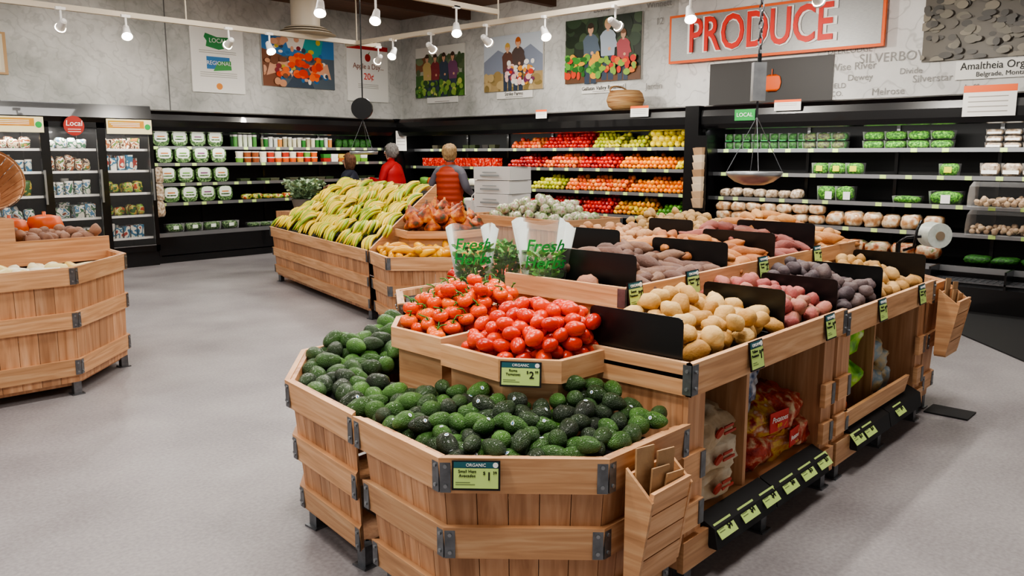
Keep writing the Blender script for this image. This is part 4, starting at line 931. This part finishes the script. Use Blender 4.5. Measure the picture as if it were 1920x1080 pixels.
b.item(lathe([(.0,.0),(.18,.0),(.25,.05),(.28,.14),(.25,.24),(.21,.28),(.19,.27),(.22,.2)],n),Matrix.Identity(4)); 
b.tube([(.24*cos(a),.24*sin(a)*.2+.1,.26+.09*sin(a)) for a in [pi*k/10 for k in range(11)]],.012,6,0)
b.build('wicker_basket',mat('woven_basket',['8a4a2c','c89a64','d8b888'],.7,0,'noise',nscale=3,stretch=(1,1,26),bump=.8,bscale=60),loc=(10.25,7.15,2.25))
e=empty('produce_bag_rack',(9.79,5.60,0)); b=MB()
for i in range(8): 
    z=1.00+.095*i; b.hexa([(-.07,-.06,z-.1),(-.06,.06,z-.1),(0,.06,z-.1),(0,-.06,z-.1),(-.10,-.07,z+.03),(-.10,.07,z+.02),(0,.07,z+.03),(0,-.07,z+.03)],0)
b.bb(-.012,.0,-.09,.09,.85,1.85,1)
b.build('bags',[mat('brown_bundle',['8a6a4c','b09070','d0c0a8'],.7,0,'island'),CASE],parent=e)
# ------------------------------------------------------------ bag roll stand (clamped to the end bin)
e=empty('bag_roll_stand',(5.93,1.84,0)); b=MB(); b.cyl((0,0,.74),(0,0,1.0),.016,mi=0); b.tube([(0,0,1.0),(.03,-.04,1.04),(.08,-.13,1.05),(.13,-.20,1.06)],.012,6,0); b.tube([(.02,-.03,.95),(.0,-.10,.98),(-.02,-.12,1.10),(.02,-.13,1.16)],.010,6,0); b.bb(-.03,.03,-.03,.03,.72,.80,0)
b.build('stand',BLACK,parent=e)
b=MB()
b.cyl((.07,-.24,1.06),(.17,-.14,1.06),.085,n=24,mi=0); b.cyl((.064,-.246,1.06),(.07,-.24,1.06),.03,n=16,mi=1); b.build('plastic_roll',[mat('roll_white',['b8c2b8','d0d6ce'],.35,0,'noise',30),mat('roll_core','8a7a64')],parent=e)
# ------------------------------------------------------------ hanging scales
def chain(b,x,y,z0,z1,r=.012,mi=0):
    k=int((z1-z0)/(r*2.6))
    for i in range(k):
        z=z0+(i+.5)*(z1-z0)/k; a=(i%2)*pi/2; n=8
        b.tube([(x+r*.7*cos(2*pi*t/n)*cos(a),y+r*.7*cos(2*pi*t/n)*sin(a),z+r*1.6*sin(2*pi*t/n)) for t in range(n+1)],r*.28,4,mi)
GALV=mat('galv_pan',['8f9294','b4b6b8'],.35,.8,'noise',8)
def scale(x,y,zpan,zd,kind):
    e=empty('hanging_scale',(0,0,0)); b=MB()
    if kind=='dial':
        b.cyl((x,y,zd),(x-.05,y-.045,zd),.12,n=28,mi=1); b.cyl((x,y,zd+.1),(x,y,4.2),.008,mi=1); zt=zd-.12
    else:
        b.box((x,y,zd),(.05,.075,.22),0,az0); b.cyl((x,y,zd+.11),(x,y,zd+.16),.012,mi=1); chain(b,x,y,zd+.16,4.2,.018,2); b.cyl((x,y,zd-.11),(x,y,zd-.2),.006,mi=2); zt=zd-.2
    R=.16
    for k in range(3 if kind=='dial' else 4):
        a=2*pi*k/(3 if kind=='dial' else 4)+.6; b.cyl((x,y,zt),(x+R*cos(a),y+R*sin(a),zpan+.03),.0025,n=5,mi=2)
    b.cyl((x,y,zt+.13),(x,y,zt),.006,mi=2)
    pr=[(0,-.05),(.06,-.048),(.11,-.03),(.15,0),(.165,.03),(.16,.03),(.145,.004),(.105,-.025),(.06,-.043),(0,-.045)] if kind!='dial' else [(0,0),(.155,0),(.165,.04),(.16,.04),(.15,.006),(0,.006)]
    b.item(lathe(pr,28),Matrix.Translation((x,y,zpan)),0)
    b.build('scale',[GALV,BLACK,METAL],parent=e)
az0=math.radians(42.6)
scale(5.9,7.75,1.60,2.12,'dial'); scale(4.60,2.27,1.47,2.02,'spring')
# ------------------------------------------------------------ tracks and spots
PIPE=mat('track_cream','c8bca8',.5)
b=MB()
b.bb(-1,8.0,10.02,10.08,3.18,3.24); b.bb(7.55,7.61,-2,10.3,3.18,3.24); b.bb(3.0,7.6,7.2,7.26,3.30,3.36); b.bb(-1,10.8,4.2,4.32,3.85,4.0); b.bb(0,7.6,2.2,2.26,3.30,3.36)  # last bar is an unseen track, added to carry the island lamps
for (x,y) in ((2,10.05),(5,10.05),(7.58,10.05),(7.58,7.2),(7.58,4),(5,7.23),(7.58,1.5),(1.5,2.23),(5,2.23)): b.cyl((x,y,3.2),(x,y,4.2),.01)
b.build('light_track',PIPE)
EM=mat('lamp_emitter','fff2dc',.5,emis=30)
def spot(x,y,z,dx,dy,e=18,track=3.2):
    em=empty('track_spotlight',(x,y,z)); d=Vector((dx,dy,-1)).normalized(); b=MB()
    b.cyl((0,0,track-z),(0,0,.06),.012,mi=0); b.box((0,0,track-z-.02),(.10,.04,.03),0)
    a=-d*.09; b.cyl(a,d*.05,.035,.05,16,0); b.cyl(d*.05,d*.075,.058,.060,16,0,caps=False); b.cyl(d*.066,d*.070,.055,n=16,mi=1); b.cyl(a-d*.02,a,.02,.035,12,0)
    b.build('lamp_head',[WHITE,EM],parent=em)
    l=bpy.data.lights.new('spot','SPOT'); l.energy=e*3; l.spot_size=1.9; l.spot_blend=.8; l.shadow_soft_size=.06; l.color=(1,.94,.85)
    o=bpy.data.objects.new('spot',l); COL.objects.link(o); o.parent=em; o.location=d*.09; o.rotation_euler=d.to_track_quat('-Z','Y').to_euler()
for (x,y,dx,dy,e_) in ((3.52,9.95,.1,2.2,50),(4.22,9.95,-.3,-.9,18),(5.5,9.95,.2,2.4,50),(6.1,9.98,-.2,-.9,18),(7.93,10.0,.5,1.8,50),(7.58,9.23,-.9,-.5,18),(7.55,7.37,2.2,.4,50),(7.55,6.42,-.5,-.8,18),(7.55,5.42,2.4,-.2,65),(7.55,4.5,-.6,-.5,18),(7.55,3.2,2.4,.2,65),(7.55,8.4,2.2,.8,50)): spot(x,y,3.0,dx,dy,e_)
for (x,y,dx,dy) in ((5.69,7.2,-.7,-.6),(6.89,7.22,-.6,-.7),(4.99,7.2,-.5,-.6)): spot(x,y,3.05,dx,dy,18,3.32)
for (x,dx,dy) in ((1.4,.35,.1),(2.6,.1,.0),(3.9,-.1,-.1),(5.2,-.2,.1)): spot(x,2.23,3.05,dx,dy,26,3.32)  # unseen lamps over the island, added for highlights and contrast on the produce
b=MB(); b.cyl((6.85,10.25,3.36),(6.85,10.25,4.2),.2,n=28); 
for r,z in ((.42,3.28),(.36,3.32),(.3,3.36)): b.cyl((6.85,10.25,z-.012),(6.85,10.25,z+.012),r,r*.85,28)
b.build('air_diffuser',PIPE)
for (x,y) in ((1.2,1.2),(4.2,1.0),(7.2,2.0),(1.0,4.8),(4.0,4.4),(7.0,5.6),(2.2,8.4),(5.0,8.6),(8.2,8.6),(-1.5,2.5),(-1.5,7)):  # unseen ceiling lights and their housings, added to light the room evenly
    b=MB(); b.bb(x-.65,x+.65,y-.35,y+.35,3.93,3.99); b.cyl((x,y,3.99),(x,y,4.2),.02); b.build('added_light_housing',WHITE)
    area('added_ceiling_light',(x,y,3.92),1.2,.6,70,(0,0,0),(1,.955,.90))
b=MB(); b.prism([(7.15,1.15),(8.15,2.0),(9.5,2.4),(9.5,-1.5),(7.0,-1.5)],0,.012); b.build('floor_mat',MATB)
# ------------------------------------------------------------ people
def person(name,loc,yaw,H,top,sleeve,pants,hair,arms,vest=None,hairlen=.12,lean=0):
    s=H/1.75; e=empty(name,loc,yaw)
    J=[(0,0,.95,.155,.115),(0,lean*.3,1.10,.135,.105),(0,lean*.7,1.28,.165,.12),(0,lean,1.41,.12,.085),(0,lean+.005,1.49,.056,.058),(0,lean+.02,1.565,.066,.075),(0,lean+.02,1.645,.078,.095),(0,lean+.01,1.715,.055,.065)]
    E=[(0,1),(1,2),(2,3),(3,4),(4,5),(5,6),(6,7)]; reg={0:'p',1:'t',2:'t',3:'t',4:'k',5:'k',6:'k'}
    for sx,arm in ((-1,arms[0]),(1,arms[1])):
        o=len(J); J+=[(sx*.185,lean,1.40,.078,.075),(sx*arm[0][0],lean+arm[0][1],arm[0][2],.058,.058),(sx*arm[1][0],lean+arm[1][1],arm[1][2],.036,.036),(sx*arm[1][0],lean+arm[1][1]+.075,arm[1][2]-.005,.034,.018)]
        for a,c,r in ((3,o,'t'),(o,o+1,'s'),(o+1,o+2,'s'),(o+2,o+3,'k')): reg[len(E)]=r; E.append((a,c))
    for sx in (-1,1):
        o=len(J); J+=[(sx*.09,0,.88,.095,.095),(sx*.10,.02,.50,.062,.062),(sx*.10,-.02,.10,.04,.042),(sx*.11,.12,.04,.042,.035)]
        for a,c,r in ((0,o,'p'),(o,o+1,'p'),(o+1,o+2,'p'),(o+2,o+3,'h')): reg[len(E)]=r; E.append((a,c))
    me=bpy.data.meshes.new('body'); me.from_pydata([(x*s,y*s,z*s) for x,y,z,_,_ in J],E,[]); o=bpy.data.objects.new('body',me); COL.objects.link(o)
    m=o.modifiers.new('sk','SKIN'); 
    for i,j in enumerate(J): me.skin_vertices[0].data[i].radius=(j[3]*s,j[4]*s)
    me.skin_vertices[0].data[0].use_root=True
    m2=o.modifiers.new('ss','SUBSURF'); m2.levels=2
    bpy.context.view_layer.update(); dg=bpy.context.evaluated_depsgraph_get(); ev=o.evaluated_get(dg); nm=bpy.data.meshes.new_from_object(ev)
    o.modifiers.clear(); o.data=nm
    cl={'p':pants,'t':top,'s':sleeve,'k':'d0a088','h':'2a2624'}; ks=list(cl)
    nm.materials.clear()
    for k in ks: nm.materials.append(mat(name+'_'+k,[cl[k],cl[k]],.75,0,'noise',bump=.3 if k!='k' else 0,bscale=25))
    segs=[(Vector(J[a][:3])*s,Vector(J[c][:3])*s,(J[a][3]+J[c][3])*.5*s) for a,c in E]
    for p in nm.polygons:
        c=p.center; bd=1e9;bi=0
        for i,(a,q,r) in enumerate(segs):
            t=max(0,min(1,(c-a).dot(q-a)/max((q-a).length_squared,1e-9))); d=(c-(a+(q-a)*t)).length-r*.8
            if d<bd: bd=d;bi=i
        p.material_index=ks.index(reg[bi]); p.use_smooth=True
    o.parent=e
    b=MB()
    for sx,arm in ((-1,arms[0]),(1,arms[1])):
        wx,wy,wz=sx*arm[1][0],lean+arm[1][1]+.085,arm[1][2]
        for k in range(4):
            fx=wx+(k-1.5)*.019; L=(.062,.072,.068,.052)[k]
            b.tube([Vector(q)*s for q in ((fx,wy,wz),(fx,wy+L*.5,wz-.006),(fx,wy+L*.8,wz-.03),(fx,wy+L*.75,wz-.05))],[.0095*s,.009*s,.008*s,.006*s],6,0)
        b.tube([Vector(q)*s for q in ((wx-sx*.02,wy-.04,wz),(wx-sx*.05,wy-.01,wz-.008),(wx-sx*.055,wy+.03,wz-.02))],[.012*s,.010*s,.007*s],6,0)
    hz=1.645;hy=lean+.02
    b.tube([Vector(q)*s for q in ((0,hy+.088,hz+.01),(0,hy+.108,hz-.02),(0,hy+.09,hz-.032))],[.007*s,.013*s,.009*s],6,0)
    for sx in (-1,1):
        b.item(ell(.012*s,.028*s,8,6),Matrix.Translation(Vector((sx*.08,hy-.005,hz-.01))*s),0)
        b.item(ell(.011*s,.011*s,8,6),Matrix.Translation(Vector((sx*.03,hy+.08,hz+.005))*s),1)
    b.box(Vector((0,hy+.088,hz-.055))*s,Vector((.045,.012,.01))*s,2)
    b.build('face_and_fingers',[bpy.data.materials[name+'_k'],mat('eye_white','e8e8e8'),mat('lips','a05a50')],parent=e)
    V,F=ell(1,1,32,24,nz=0)
    V=V.copy()
    for i in range(len(V)):
        q=Vector(V[i]); k=1+.12*noise.noise(q*3.5)+.10*noise.noise(q*10)
        x=V[i][0]*.108*k; y=V[i][1]*.116*k-.024; z=V[i][2]*.120*k
        if V[i][1]<.45 and V[i][2]<0: z*=1+hairlen*6
        if V[i][1]>.35 and V[i][2]<.35: y=min(y,.03)
        V[i]=(x*s,(y+hy)*s,(z+hz+.020)*s)
    b=MB(); b.add(V.tolist(),F,0,True); b.build('hair',mat(name+'_hair',[hair[0],hair[1]],.6,0,'noise',nscale=20,stretch=(4,4,1),bump=.9,bscale=50),parent=e)
    b=MB(); V=[];F=[];n=32
    z0,z1=(.88,1.475); R=36
    for i in range(R+1):
        t=i/R; z=z0+(z1-z0)*t
        rip=(.016*abs(sin(t*pi*7)) if vest else .004*noise.noise(Vector((t*9,1,2))))
        sh_=max(0,(t-.80)/.20)
        rx=.190+.015*sin(t*pi)-.012*sin(min(1,t*1.6)*pi)-(.110*sh_**1.5)+rip; ry=.140+.015*sin(t*pi)-(.068*sh_**1.3)+rip
        for k in range(n):
            a=2*pi*k/n; V.append((rx*cos(a)*s,(ry*sin(a)+lean*t)*s,z*s))
    for i in range(R):
        for k in range(n): F.append((i*n+k,i*n+(k+1)%n,(i+1)*n+(k+1)%n,(i+1)*n+k))
    b.add(V,F,0,True); b.build('garment',mat(name+'_garment',[vest or top]*2,.6,0,'noise',bump=.3,bscale=18),parent=e)
    if vest:
        b=MB(); b.cyl((0,lean*s,1.44*s),(0,(lean+.005)*s,1.52*s),.085*s,.078*s,18); b.build('collar',mat(name+'_collar',vest),parent=e)
    return e
A0=((.31,-.05,1.15),(.26,.20,1.06)); A1=((.29,.03,1.15),(.18,.26,1.22)); A2=((.27,-.05,1.13),(.27,.06,.88))
person('shopper_in_orange_vest',(8.0,8.55,0),math.radians(-75),1.72,'6a6a72','5c5a64','20242c',('8a6a44','c8a878'),(A0,A0),vest='b03c1c',hairlen=.03)
person('shopper_in_red_sweater',(8.4,10.30,0),math.radians(20),1.75,'b00e14','a80e14','23252c',('5c5854','989490'),(A1,A2),hairlen=.02,lean=.02)
person('shopper_in_dark_coat',(7.9,10.72,0),math.radians(30),1.60,'1c2232','1c2232','1c1e24',('4a2c1c','7c583c'),(A1,A1),hairlen=.12,lean=.03)
e=empty('tote_bag',(8.22,8.28,0)); b=MB(); b.hexa([(-.10,-.05,.78),(.10,-.05,.78),(.10,.05,.78),(-.10,.05,.78),(-.12,-.06,.96),(.12,-.06,.96),(.12,.06,.96),(-.12,.06,.96)],0)
b.tube([(-.06,0,.96),(-.05,0,1.03),(0,0,1.06),(.05,0,1.03),(.06,0,.96)],.008,6,0); b.build('bag',CARDW,parent=e)
# ------------------------------------------------------------ world + camera
w=bpy.data.worlds.new('world'); SC.world=w; w.use_nodes=True; w.node_tree.nodes['Background'].inputs[0].default_value=(1,.96,.92,1); w.node_tree.nodes['Background'].inputs[1].default_value=.52
cd=bpy.data.cameras.new('camera'); co=bpy.data.objects.new('camera',cd); COL.objects.link(co); SC.camera=co
co.location=(0,0,1.6); co.rotation_euler=(math.radians(90-9.25),0,math.radians(42.6-90)); cd.lens=28.78; cd.sensor_width=36; cd.clip_end=60
